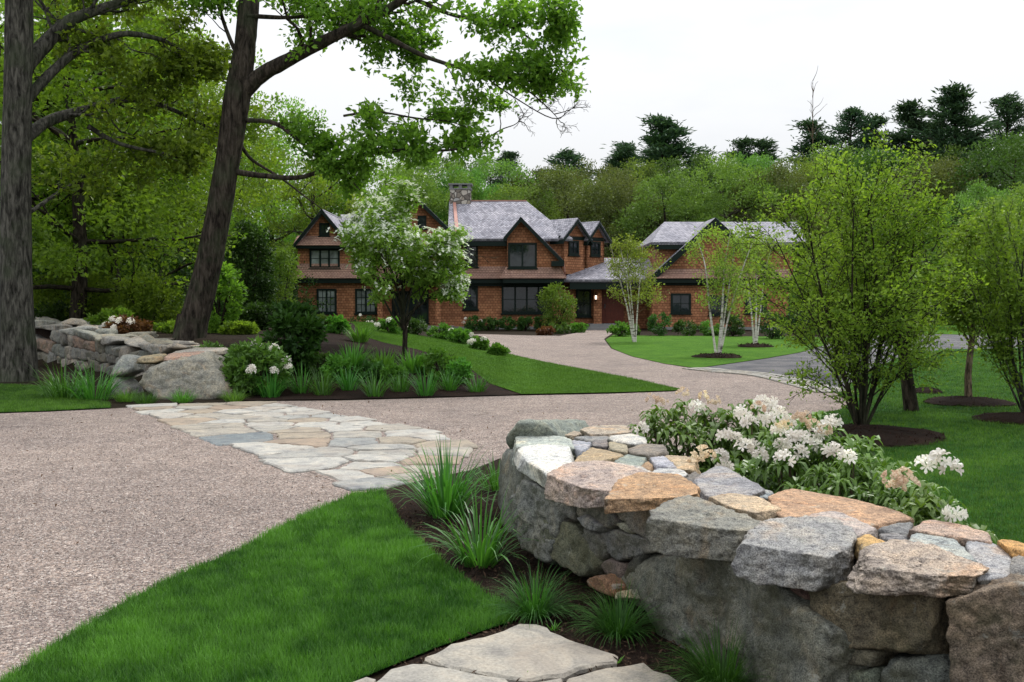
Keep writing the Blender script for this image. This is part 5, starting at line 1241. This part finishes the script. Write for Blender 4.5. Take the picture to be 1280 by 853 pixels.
# dense unbroken wood behind everything
mb = MB(); rg = np.random.default_rng(9)
for k in range(150):
    a = rg.uniform(-58, 75); Yd_ = rg.uniform(100, 122); h_ = rg.uniform(5, 9.5)
    crown_blobs(mb, (a, Yd_, float(hgt(a, Yd_)) + h_ * .45), (4.5, 4, h_ * .62), 24, 70, .30, rg, blob=.3)
o = part('woodland', mb, M['far4']); o['kind'] = 'stuff'; o['label'] = 'unbroken far wood behind the separate trees'
mb = MB()
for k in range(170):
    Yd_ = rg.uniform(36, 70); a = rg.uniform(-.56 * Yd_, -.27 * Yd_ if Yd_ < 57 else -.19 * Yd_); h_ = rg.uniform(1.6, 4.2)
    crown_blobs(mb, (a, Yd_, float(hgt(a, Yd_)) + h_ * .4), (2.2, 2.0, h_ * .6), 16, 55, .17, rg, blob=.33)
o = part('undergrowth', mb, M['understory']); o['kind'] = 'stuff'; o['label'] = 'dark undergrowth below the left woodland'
mb = MB()
for k in range(120):
    Yd_ = rg.uniform(70, 84); a = rg.uniform(.2 * Yd_, .58 * Yd_); h_ = rg.uniform(2, 5)
    crown_blobs(mb, (a, Yd_, float(hgt(a, Yd_)) + h_ * .4), (2.6, 2.2, h_ * .6), 16, 50, .26, rg, blob=.33)
o = part('undergrowth', mb, M['far4']); o['kind'] = 'stuff'; o['label'] = 'green thicket behind the far right lawn'
# ------------------------------------------------------------------ garden trees and plants
def base_at(px, py): p = GT(px, py); return float(p[0]), float(p[1]), float(hgt(p[0], p[1]))
def mulch_ring(px, py, wpx, lab=None):
    x, y, z = base_at(px, py); rx = wpx / 2 * y / F; mb = MB(); a = np.linspace(0, 2 * math.pi, 40, endpoint=False); rg = np.random.default_rng(int(px)); V = []; k = 40
    for s, h in ((1.03, -.01), (1., .02), (.8, .06), (.4, .09), (.12, .10)):
        w_ = 1 + .05 * np.sin(3 * a + px) + .02 * rg.standard_normal(k); V.append(np.column_stack([x + rx * s * w_ * np.cos(a), y + rx * .95 * s * w_ * np.sin(a), np.full(k, z + h + .012) + rg.standard_normal(k) * .006]))
    Fq = [[r_*k + j, r_*k + (j+1) % k, (r_+1)*k + (j+1) % k, (r_+1)*k + j] for r_ in range(4) for j in range(k)]
    mb.add(np.vstack(V), [np.array(Fq), np.array([list(range(4*k, 5*k))])]); 
    o = struct('mulch_ring', mb, M['mulch'])
    cm = MB(); n = int(min(5000, 900 * rx * rx)); rr = np.sqrt(rg.uniform(0, 1, n)) * rx * .97; aa = rg.uniform(0, 6.28, n)
    leaves(cm, np.column_stack([x + rr * np.cos(aa), y + rr * .95 * np.sin(aa), z + .03 + .08 * (1 - rr / rx)]), .05 * max(1, y / 18), rg, aspect=.35, up=.5); cm_o = part('mulch_ring_chips', cm, M['chips']); cm_o['kind'] = 'stuff'
    return x, y, z
def multi_stem(name, label, px, py, top, wpx, nst, leafmat, barkmat, seed, lsize, per=9, vase=.32, rad=.03, sub=(4, 4, 3), spread_=.055, Ls=None, t0=.3, mound=.07, group=None, up=.10, sprd=.55, flat=.6, width=None):
    x, y, z = base_at(px, py); rg = np.random.default_rng(seed); H_ = ZA(top, y) - z; W_ = wpx * y / F / 2
    T = thing(name, label, 'tree', (x, y, z), group); tr, fo = MB(), MB(); tips = []
    for j in range(nst):
        a = j * 2.399 + rg.uniform(-.3, .3); f = math.sqrt((j + .5) / nst); lean = vase * f
        p0 = np.array([x, y, z + mound - .1]) + np.array([math.cos(a), math.sin(a), 0]) * rad * 1.6 * f
        L = H_ * .80 * rg.uniform(.85, 1.08) * (1 - .12 * f)
        grow(tr, rg, p0, (math.cos(a) * lean, math.sin(a) * lean, 1), L, rad * rg.uniform(.7, 1.1), 0, tips, .07, up, sub, .42, sprd, 6, .0035, t0)
    tips = [t for t in tips if math.hypot(t[0][0] - x, t[0][1] - y) < W_ * 1.15]
    leaf_tips(fo, tips, rg, per, spread_ * H_ / 3, lsize, flat=flat)
    part('stems', tr, barkmat, T, smooth=True); part('crown', fo, leafmat, T)
    return T
# big multi-stemmed vase-shaped tree on the right lawn
mulch_ring(1075, 546, 205)
multi_stem('multi_stem_tree', 'vase-shaped many-stemmed green tree in a mulch ring behind the white rhododendrons', 1076, 538, 160, 290, 15, M['shrubleaf'], M['barkdark'], 11, .055, per=6, vase=.40, rad=.024, sub=(9, 5, 3), t0=.10, spread_=.08, up=-.03, sprd=.7)
mulch_ring(1210, 505, 106); mulch_ring(1282, 527, 120); mulch_ring(1158, 492, 36); mulch_ring(1075, 466, 36) if 0 else None
multi_stem('multi_stem_tree', 'yellow-green many-stemmed tree at the right picture edge', 1286, 523, 222, 260, 10, M['yellowleaf'], M['barkgrey'], 12, .065, per=6, vase=.48, rad=.024, sub=(7, 5, 3), t0=.12, spread_=.08)
multi_stem('young_tree', 'young tree with one slim straight stem in an oval mulch ring', 1206, 503, 262, 150, 1, M['yellowleaf'], M['barktan'], 13, .085, per=18, vase=.0, rad=.062, sub=(22, 5, 4), t0=.36, spread_=.16, up=.12, sprd=.9)
multi_stem('young_tree', 'taller yellow-green tree with a thick dark trunk right of the vase-shaped tree', 1130, 515, 238, 165, 1, M['yellowleaf'], M['barkdark'], 14, .08, per=16, vase=.02, rad=.115, sub=(22, 5, 4), t0=.32, spread_=.15, sprd=.9)
multi_stem('young_tree', 'dark-stemmed tree by the asphalt road behind the vase-shaped tree', 1041, 468, 285, 110, 1, M['shrubleaf'], M['barkdark'], 15, .10, per=13, vase=.02, rad=.14, sub=(16, 5, 3), t0=.35, spread_=.14, sprd=.85)
# birches
birch_c = M['birchleaf']
mulch_ring(897, 447, 60); mulch_ring(944, 434, 44)
def birch(label, px, py, top, wpx, stems, seed, per=10, lsize=.075):
    x, y, z = base_at(px, py); rg = np.random.default_rng(seed); T = thing('birch_tree', label, 'tree', (x, y, z), 'white-stemmed birches before the house'); tr, br, fo = MB(), MB(), MB(); tips = []
    for sx, r0 in stems:
        tx = XA(px + sx, y); Pm = smooth_path([(x + (tx - x) * .06, y, z - .05), (x + (tx - x) * .35, y + rg.uniform(-.15, .15), z + (ZA(top, y) - z) * .35), (x + (tx - x) * .7, y + rg.uniform(-.35, .35), z + (ZA(top, y) - z) * .68), (tx, y + rg.uniform(-.5, .5), ZA(top, y) - rg.uniform(.1, .5))], 5)
        tube(tr, Pm, np.linspace(r0, .010, len(Pm)), 8, jit=.04, rng=rg)
        for k in range(20):
            t = rg.uniform(.28, 1); i = min(int(t * (len(Pm) - 1)), len(Pm) - 2); a = rg.uniform(0, 6.28)
            grow(br, rg, Pm[i], (math.cos(a), math.sin(a), .75), .85 * (1.25 - .65 * t) * y / 31, .010, 1, tips, .2, .02, (0, 3, 2), .55, .7, 3, .003)
    W_ = wpx * y / F / 2; tips = [t for t in tips if abs(t[0][0] - x - XA(px + 4, y) + XA(px, y)) < W_ * 1.2]
    leaf_tips(fo, tips, rg, per, .13, lsize, flat=.8)
    part('stems', tr, M['birch'], T, smooth=True); part('twigs', br, M['barktan'], T); part('crown', fo, birch_c, T)
birch('birch clump with three splayed white stems in a dark mulch ring on the house lawn', 897, 445, 283, 80, [(-26, .040), (12, .045), (42, .032), (24, .028)], 31, 4, .075)
birch('birch clump nearest the front door, leaning stems by the porch', 794, 428, 298, 62, [(-32, .045), (-12, .038), (8, .036), (-20, .032)], 32, 4, .09)
birch('birch clump farthest right against the right wing', 944, 432, 290, 72, [(-18, .042), (2, .045), (20, .036)], 33, 4, .085)
# dogwood with bracts
x, y, z = base_at(505, 446); y0 = y
rg = np.random.default_rng(51); T = thing('dogwood_tree', 'white-flowering dogwood before the left half of the house', 'tree', (x, y, z)); tr, fo, fl_ = MB(), MB(), MB(); tips = []
H_ = ZA(262, y) - z; Wd = 82 * y / F
P = smooth_path([(x, y, z - .1), (x + .03, y, z + .6), (x - .02, y, z + 1.0)], 4); tube(tr, P, np.linspace(.062, .05, len(P)), 10)
for j in range(11):
    a = j * 2.4; lean = .30 + .55 * rg.uniform(); L = H_ * rg.uniform(.55, .78) * (1.15 - .35 * lean); grow(tr, rg, P[-1] - (0, 0, rg.uniform(0, .5)), (math.cos(a) * lean, math.sin(a) * lean, .9), L, .028, 0, tips, .12, .0, (7, 5, 3), .46, .85, 5, .005, .3)
grow(tr, rg, P[-1], (.02, 0, 1), H_ * .70, .045, 0, tips, .08, .08, (9, 5, 3), .42, .9, 5, .005, .2)
tips = [t for t in tips if abs(t[0][0] - x) < Wd * .9 and t[0][2] > z + 1.15]
leaf_tips(fo, tips, rg, 6, .12, .105, flat=.35, up=.45, aspect=.55)
Tt = np.array([t[0] for t in tips]); sel = rg.uniform(0, 1, len(Tt)) < np.clip(.05 + .26 * (Tt[:, 2] - z - 1.2) / H_ + .25 * (vnoise(Tt * 1.5) > .1), 0, .8); Tf = Tt[sel]; Tf = np.concatenate([Tf, Tf, Tf]); Tf = Tf + rg.standard_normal(Tf.shape) * np.array([.13, .13, .05]) + (0, 0, .07)
nv = rg.standard_normal(Tf.shape) * .35 + (0, 0, .7) + (Tf - (x, y, z + 2)) * .35; nv /= np.linalg.norm(nv, axis=1)[:, None]; tA = np.cross(nv, rg.standard_normal(Tf.shape)); tA /= np.linalg.norm(tA, axis=1)[:, None]; tB = np.cross(nv, tA)
for k in range(4):
    a = np.zeros(len(Tf)) + k * math.pi / 2; d = np.cos(a)[:, None] * tA + np.sin(a)[:, None] * tB; leaves(fl_, Tf, .070, rg, outd=d * 3, aspect=.85, up=.9, bias=.97, fold=.05)
part('trunk', tr, M['barkdark'], T, smooth=True); part('crown', fo, M['dogleaf'], T); part('blossoms', fl_, M['bract'], T)

# ---- rhododendrons
def rosette(mb, c, rng, n=9, L=.11, tilt=.35, tone=.5, asp=.3):
    a = rng.uniform(0, 6.28) + np.arange(n) * 2.399; el = rng.uniform(-.25, .9, n) * 1. - tilt * 0
    d = np.column_stack([np.cos(a) * np.cos(el), np.sin(a) * np.cos(el), np.sin(el)]); LL = L * rng.uniform(.75, 1.2, n)
    s = np.column_stack([-np.sin(a), np.cos(a), np.zeros(n)]); nn_ = np.cross(s, d); nn_[nn_[:, 2] < 0] *= -1
    c = np.asarray(c); rows = []
    for f, w_, dz in ((0, .18, 0), (.3, .85, .012), (.65, 1., .006), (.92, .5, -.03), (1.02, .05, -.05)):
        p = c + d * (LL * f)[:, None] + np.array([0, 0, 1.]) * (dz * L / .11); hw = (LL * asp * w_ / 2)[:, None]; rows += [p - s * hw + nn_ * hw * .35, p, p + s * hw + nn_ * hw * .35]
    V = np.stack(rows, 1).reshape(-1, 3); b = np.arange(n) * 15; Fq = []
    for k in range(4):
        for j in (0, 1): Fq.append(np.stack([b + 3*k + j, b + 3*k + j + 1, b + 3*k + 3 + j + 1, b + 3*k + 3 + j], 1))
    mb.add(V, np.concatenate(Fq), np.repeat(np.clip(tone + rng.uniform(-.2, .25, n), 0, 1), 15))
def truss(mb, c, rng, nfl=10, R0=.05, fs=.045, open_=.9):
    c = np.asarray(c, float); U = rng.standard_normal((nfl, 3)); U[:, 2] = np.abs(U[:, 2]) * .9 - .15; U /= np.linalg.norm(U, axis=1)[:, None]
    for u in U:
        p = c + u * R0 * rng.uniform(.7, 1.1); t = np.cross(u, [0.1, .2, 1]); t /= np.linalg.norm(t); b = np.cross(u, t); rows = []; n = 5; a0 = rng.uniform(0, 6.28)
        for k in range(n):
            a = a0 + k * 2 * math.pi / n; o = t * math.cos(a) + b * math.sin(a); s = -t * math.sin(a) + b * math.cos(a); f = fs * rng.uniform(.85, 1.1); w_ = f * .25
            m1 = p + u * f * .35 + o * f * .28; m2 = p + u * f * .62 + o * f * .75 * open_; tip = p + u * f * .55 + o * f * 1.08 * open_
            rows += [p, m1 - s * w_ * .6, m2 - s * w_, tip, m2 + s * w_, m1 + s * w_ * .6]
        V = np.array(rows); q = np.arange(n)[:, None] * 6; mb.add(V, [q + np.array([1, 2, 4, 5]), np.concatenate([q + np.array([0, 1, 5]), q + np.array([2, 3, 4])])], rng.uniform(.3, 1))
def rhodo(label, pts, tops, seed, nros, blooms, pinks=(), rmat='rhodo', L=.11, h=.7, asp=.3, group='rhododendrons behind the near wall', nfl=9, fs=.036):
    """pts: list of (x,y,rx,ry,h) mounds"""
    rg = np.random.default_rng(seed); cx = np.mean([p[0] for p in pts]); cy = np.mean([p[1] for p in pts])
    T = thing('rhododendron', label, 'shrub', (cx, cy, 0), group); st, fo, wf, pf = MB(), MB(), MB(), MB()
    tot = sum(p[2] * p[3] for p in pts)
    for (x, y, rx, ry, hh) in pts:
        n = int(nros * rx * ry / tot)
        for _ in range(n):
            u = rg.standard_normal(3); u /= np.linalg.norm(u); u[2] = abs(u[2]) * 1.0; s = rg.uniform(.72, 1.03) if rg.uniform() < .75 else rg.uniform(.3, .75)
            c = np.array([x + u[0] * rx * s, y + u[1] * ry * s, .08 + (hh - .08) * (u[2] * s) ** .9 + rg.normal(0, .02)])
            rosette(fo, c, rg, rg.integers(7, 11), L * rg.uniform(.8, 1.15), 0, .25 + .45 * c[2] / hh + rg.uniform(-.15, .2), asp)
            if rg.uniform() < .22: tube(st, [(x + u[0] * rx * .15, y + u[1] * ry * .15, 0), (x + u[0] * rx * s * .6, y + u[1] * ry * s * .6, c[2] * .5), tuple(c)], [.014, .010, .005], 5)
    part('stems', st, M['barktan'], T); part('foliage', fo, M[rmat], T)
    for (bx, by, d) in blooms: wf = MB(); truss(wf, AT(bx, by, d), rg, nfl, .036, fs); part('flower_head', wf, M['petal'], T)
    for (bx, by, d) in pinks: pf = MB(); truss(pf, AT(bx, by, d), rg, nfl, .034, fs, .5); part('flower_head', pf, M['petalpink'], T, label='fading apricot flower head')
    return T
rg = np.random.default_rng(61)
def bl_(L, Y0, jit=.12): return [(x, y_, Y0 + rg.uniform(-jit, jit)) for x, y_ in L]
rhodo('leftmost rhododendron behind the near wall, few fading cream flowers', [(1.42, 8.4, .55, .5, .86), (1.9, 8.1, .45, .45, .86)], None, 71, 360,
      bl_([(803, 537), (872, 508)], 8.0), bl_([(815, 500), (828, 503), (854, 492), (856, 541), (849, 547), (880, 497), (893, 503)], 8.05), rmat='rhodo', L=.12)
rhodo('middle rhododendron crowded with white flowers at the wall bend', [(1.95, 7.0, .5, .48, .86), (2.3, 6.8, .32, .35, .76)], None, 72, 330,
      bl_([(905, 545), (918, 552), (928, 518), (952, 505), (966, 508), (974, 520), (958, 526), (936, 530), (974, 540), (990, 547), (1004, 548), (1010, 560), (1018, 556), (990, 562), (978, 558), (944, 560), (950, 572), (900, 572), (905, 585), (930, 560), (1035, 531), (1042, 529), (985, 530), (1020, 545), (1000, 568)], 6.6, .2),
      bl_([(948, 512), (998, 526), (1004, 522), (878, 566), (886, 572), (980, 533), (1015, 533), (870, 575), (1030, 540)], 6.55), L=.115)
rhodo('narrow-leaved rhododendron behind the orange-tan capstone', [(2.02, 6.15, .40, .36, .76), (2.2, 5.75, .32, .32, .72)], None, 73, 420,
      bl_([(980, 575), (1040, 566), (1058, 575)], 5.7), [], L=.10, asp=.22)
rhodo('rightmost rhododendron with a white and an apricot flower head over the wall end', [(2.10, 5.35, .27, .27, .74), (2.22, 5.1, .16, .2, .66)], None, 74, 190,
      bl_([(1158, 582), (1174, 577), (1188, 587), (1193, 643)], 5.15, .05), bl_([(1115, 600), (1128, 597), (1136, 605), (1120, 612)], 5.15, .05), L=.10)

# ---- daylilies, sedges, perennials
def blades(mb, x, y, z, n, L, W, rg, lean=(.1, .9), base=.06, droop=1., seg=5, v=None):
    a = rg.uniform(0, 6.28, n); le = rg.uniform(*lean, n); rb = base * np.sqrt(rg.uniform(0, 1, n))
    ribbons(mb, np.column_stack([x + np.cos(a) * rb, y + np.sin(a) * rb, np.full(n, z)]), np.column_stack([np.cos(a) * le, np.sin(a) * le, np.ones(n)]), L * rg.uniform(.6, 1.15, n), W, rg, seg, droop * rg.uniform(.7, 1.3, n), v)
def clump(name, label, px, py, n, L, W, seed, mat, cat='plant', group=None, xyz=None, **kw):
    x, y, z = xyz or base_at(px, py); rg = np.random.default_rng(seed); mb = MB(); blades(mb, 0, 0, 0, n, L, W, rg, **kw)
    o = link(name, mb.mesh(name, mat)); o.location = (x, y, z); o['label'] = label; o['category'] = cat
    if group: o['group'] = group
    return o
gd = 'daylilies in the near bed'
clump('daylily', 'larger daylily fountain beside the flagstone apron', 558, 645, 190, .60, .017, 1, M['daylily'], group=gd, lean=(.08, 1.05), base=.15, droop=1.55)
clump('daylily', 'smaller daylily clump against the dark boulder end of the near wall', 600, 706, 130, .52, .015, 2, M['daylily'], group=gd, lean=(.1, 1.2), base=.12, droop=1.6)
clump('daylily', 'short daylily tuft hidden behind the larger one at the wall corner', 622, 612, 90, .32, .012, 3, M['daylily'], group=gd, lean=(.1, 1.), base=.14)
gs = 'sedge tufts in the near bed'
clump('sedge_tuft', 'sedge tuft between the lawn corner and the near wall', 668, 772, 520, .30, .0042, 4, M['tuft'], group=gs, lean=(.1, 1.5), base=.07, droop=1.6)
clump('sedge_tuft', 'sedge tuft under the orange foot stone of the near wall', 773, 795, 480, .28, .0042, 5, M['tuft'], group=gs, lean=(.1, 1.5), base=.07, droop=1.6)
clump('sedge_tuft', 'sedge tuft in front of the huge grey boulder, lowest in the picture', 902, 862, 560, .31, .0042, 6, M['tuft'], group=gs, lean=(.1, 1.4), base=.08, droop=1.5)
rg = np.random.default_rng(90)
for i, (px, py, lab) in enumerate(((770, 831, 'tiny weed at the edge of the front flagstone'), (692, 788, 'tiny yellowing seedling beside the left sedge tuft'), (655, 848, 'small grass sprig in the flagstone joint'))):
    clump('weed', lab, px, py, 16, .05, .008, 20 + i, M['fresh'], lean=(.3, 1.4), base=.02)
# left bed: daylily row along the drive edge
gl = 'daylily clumps along the left bed'
names = ['by the wedge boulder side of the dark shrub', 'just right of the first, below the bare mulch slope', 'in front of the tall fern', 'in the middle of the row', 'below the dogwood, left side', 'directly below the dogwood trunk', 'right of the dogwood trunk', 'near the right tip of the left bed', 'last one before the bare mulch point']
for i, (px, py, L) in enumerate(((338, 497, .62), (378, 492, .62), (404, 494, .60), (436, 488, .58), (468, 496, .62), (500, 490, .5), (532, 495, .60), (562, 488, .50), (596, 490, .42))):
    clump('daylily', 'upright daylily clump ' + names[i], px, py, 85, L * .9, .021, 30 + i, M['daylily'], group=gl, lean=(.05, .95), base=.16, droop=1.3)
clump('daylily', 'drooping daylily mass at the foot of the left wall beside the grey trunk', 82, 498, 150, .7, .024, 45, M['daylily'], lean=(.1, 1.1), base=.35, droop=1.6)
clump('daylily', 'drooping daylily clump touching the left wall corner stone', 118, 500, 150, .7, .024, 46, M['daylily'], lean=(.1, 1.1), base=.30, droop=1.6)
gt = 'short grass tufts at the foot of the wedge boulder'
for i, (px, py, lab) in enumerate(((182, 505, 'short grass tuft left of the wedge boulder'), (228, 503, 'short grass tuft in front of the wedge boulder'), (292, 502, 'short grass tuft at the right tip of the wedge boulder'), (158, 502, 'short grass tuft under the grey corner stone'))):
    clump('grass_tuft', lab, px, py, 220, .26, .010, 50 + i, M['fresh'] if i else M['tuft'], group=gt, lean=(.1, 1.3), base=.16, droop=1.2)
LATER = []
gp = 'bright perennials among the left bed'
for i, (px, py, hpx, lab) in enumerate(((440, 462, 40, 'tallest fresh green fern clump on the mulch slope'), (478, 462, 34, 'low fern clump left of the dogwood trunk'), (515, 466, 36, 'fern clump right at the dogwood trunk'), (552, 474, 46, 'leafy lime clump right of the dogwood trunk'), (450, 428, 30, 'fern clump high on the slope by the lawn'), (575, 480, 34, 'lime clump near the bed tip'), (492, 478, 26, 'low lime clump behind the daylily row'))):
    x, y, z = base_at(px, py); hh = hpx * y / F
    if i in (3, 5, 6): LATER.append((lab, px, py, hpx, i)); continue
    clump('fern', lab, px, py, 150, hh * .85, .03, 60 + i, M['fresh'], group=gp, lean=(.1, 1.0), base=.2, droop=.9)

def shrub(name, label, px, py, wpx, hpx, mat, seed, lsize=.07, nb=40, nl=70, cat='shrub', group=None, blooms=0, bloomsize=.08, bark='barkdark', flat=.8, blob=.3, low=.5, D=None, hollow=.5):
    x, y, z = base_at(px, py)
    if D: y = D; x = XA(px, D); z = float(hgt(x, y))
    rx = wpx * y / F / 2; hh = (AT(px, py - hpx, y).z - z) if D else hpx * y / F; rg = np.random.default_rng(seed)
    T = thing(name, label, cat, (x, y, z), group); st, fo = MB(), MB()
    for k in range(7):
        a = k * 2.4; tube(st, [(x, y, z - .03), (x + math.cos(a) * rx * .3, y + math.sin(a) * rx * .3, z + hh * .4), (x + math.cos(a) * rx * .6, y + math.sin(a) * rx * .6, z + hh * .75)], [.03, .02, .008], 5)
    crown_blobs(fo, (x, y, z + hh * .5), (rx * .85, rx * .8, hh * .48), nb, nl, lsize, rg, flat=flat, blob=blob, hollow=hollow)
    part('stems', st, M[bark], T); part('foliage', fo, M[mat], T)
    if blooms:
        for k in range(blooms):
            bf = MB()
            u = rg.standard_normal(3); u /= np.linalg.norm(u); u[2] = abs(u[2]); u[1] = -abs(u[1]); c = np.array([x, y, z + hh * .5]) + u * (rx * .98, rx * .95, hh * .55); truss(bf, c, rg, 8, bloomsize * .42, bloomsize * .42); part('flower_head', bf, M['petal'], T)
    return T
# left shrubs
for lab, px, py, hpx, i in LATER: shrub('hosta', lab, px, py, hpx * 1.1, hpx * .9, 'fresh', 240 + i, .10, 26, 40, cat='plant')
for i, (px, py, w_, h_, m, lab) in enumerate(((462, 476, 44, 20, 'boxleaf', 'flat green groundcover patch behind the middle daylilies'), (420, 474, 40, 26, 'fresh', 'broad-leaved plant behind the second daylily clump'), (538, 468, 34, 22, 'fresh', 'broad-leaved plant between dogwood trunk and lime clump'), (398, 448, 36, 26, 'rhodo', 'dark leathery small shrub on the mulch slope'))): shrub('perennial', lab, px, py, w_, h_, m, 250 + i, .10, 26, 42, cat='plant')
shrub('rhododendron', 'dark rhododendron with a few white flowers beside the wedge boulder', 318, 494, 95, 62, 'rhodo', 101, .12, 60, 70, blooms=7, bloomsize=.13)
shrub('rhododendron', 'low flowering rhododendron directly behind the wedge boulder', 262, 466, 62, 36, 'rhodo', 102, .12, 40, 60, blooms=6, bloomsize=.14, D=20.6)
shrub('azalea', 'russet-leaved bush with white flowers behind the left wall coping', 160, 432, 56, 34, 'redleaf', 103, .10, 40, 60, blooms=5, bloomsize=.15, D=25.5)
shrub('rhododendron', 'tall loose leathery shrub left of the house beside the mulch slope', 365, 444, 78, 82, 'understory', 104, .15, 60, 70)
shrub('bush', 'light green leafy bush immediately right of the leaning oak trunk', 275, 420, 62, 90, 'oakleaf', 105, .12, 60, 80, D=27) 
shrub('bush', 'feathery mid green bush behind the left wall, left of the russet bush', 100, 414, 120, 82, 'woodleaf', 106, .12, 70, 80, D=31)
shrub('bush', 'rounded mid green bush between the russet bush and the leaning oak', 186, 422, 100, 84, 'woodleaf', 107, .12, 70, 80, D=30)
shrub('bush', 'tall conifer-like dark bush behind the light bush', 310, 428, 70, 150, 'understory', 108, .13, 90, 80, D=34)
shrub('bush', 'slim lime-green young tree at the left corner of the house', 352, 420, 50, 120, 'limeleaf', 109, .12, 60, 60, D=44)
shrub('bush', 'pale yellow-green viburnum glowing in the dark left wood', 175, 380, 110, 120, 'limeleaf', 110, .13, 70, 75, D=38)
shrub('bush', 'small dark bush just behind the grey trunk', 60, 430, 60, 50, 'understory', 111, .12, 50, 70, D=30)
for i, (px, py, w_, h_, m, D_, lab) in enumerate(((222, 436, 60, 30, 'woodleaf', 27, 'low green bush at the left foot of the leaning oak'), (300, 440, 56, 34, 'woodleaf', 26, 'leafy bush at the right foot of the leaning oak'), (330, 430, 60, 50, 'understory', 30, 'dark bush filling the bank behind the rhododendron'), (392, 424, 50, 28, 'rhodo', 30, 'leathery low bush at the top of the mulch slope'), (140, 432, 60, 44, 'oakleaf', 28, 'bright green bush behind the left wall beside the russet bush'), (60, 420, 60, 60, 'woodleaf', 33, 'green bush showing right behind the straight grey trunk'), (250, 428, 70, 60, 'understory', 33, 'shaded bush directly behind the leaning trunk'))):
    shrub('bush', lab, px, py, w_, h_, m, 300 + i, .11, 50, 60, D=D_)
# perennial border and foundation plants
grp = 'bushes along the upper edge of the left lawn'
for i, (px, py, w_, h_, m, bl, lab) in enumerate(((420, 417, 36, 20, 'fresh', 0, 'low fresh bush under the left pair of windows'), (455, 415, 40, 20, 'boxleaf', 3, 'low bush with white flowers below the second window pair'), (488, 417, 36, 18, 'fresh', 3, 'pale flowering bush left of the porch post'), (520, 418, 34, 20, 'boxleaf', 0, 'green bush behind the dogwood trunk'), (550, 424, 32, 18, 'fresh', 0, 'fresh bush left of the drive bend'), (575, 430, 30, 18, 'fresh', 2, 'leafy bush at the drive bend with white flowers'), (600, 438, 26, 15, 'fresh', 4, 'white-flowered hosta bush at the drive edge'), (622, 445, 24, 12, 'fresh', 0, 'last small hosta bush along the drive edge'))):
    shrub('hosta', lab, px, py, w_, h_, m, 130 + i, .12, 24, 40, cat='plant', group=grp, blooms=bl, bloomsize=.16)
gb = 'foundation shrubs below the big window'
for i, (px, lab) in enumerate(((612, 'boxwood at the left end of the foundation row'), (634, 'second boxwood of the foundation row, under the big window'), (657, 'middle boxwood of the foundation row'), (678, 'fourth boxwood of the foundation row, beside the little tree'), (592, 'boxwood with white flowers left of the foundation row'))):
    shrub('boxwood', lab, px, 413, 26, 17, 'boxleaf', 150 + i, .11, 30, 50, group=gb, blooms=3 if px == 592 else 0, bloomsize=.16, D=57.6)
for i, (px, py, w_, h_, m, lab) in enumerate(((700, 417, 30, 12, 'rhodo', 'low groundcover clump left of the front steps'), (722, 416, 26, 12, 'fresh', 'pale low clump beside the front steps'), (682, 419, 26, 9, 'redleaf', 'reddish low clump along the drive'), (775, 421, 34, 17, 'fresh', 'fresh green mound right of the front steps'), (826, 420, 34, 30, 'boxleaf', 'dark upright shrub at the corner of the right wing'), (858, 420, 36, 20, 'boxleaf', 'dark low shrub under the small right-wing window'), (888, 420, 32, 17, 'fresh', 'fern-like clump along the right wing'), (916, 421, 36, 28, 'boxleaf', 'bushy shrub behind the three-stemmed birch'), (965, 424, 44, 34, 'understory', 'dark bush at the right end of the right wing'), (1000, 426, 44, 42, 'understory', 'darkest bush past the end of the right wing'), (790, 419, 22, 12, 'rhodo', 'dark low clump at the porch birch foot'))):
    shrub('shrub', lab, px, py, w_, h_, m, 170 + i, .12, 30, 45, group='shrubs along the entry and right wing')
x_, y_, z_ = base_at(697, 414)
shrub('young_tree', 'small round-headed tree against the house left of the porch', 697, 413, 54, 57, 'limeleaf', 190, .13, 80, 60, cat='tree', D=57.0)
# fallen specks: pebbles along the drive edge
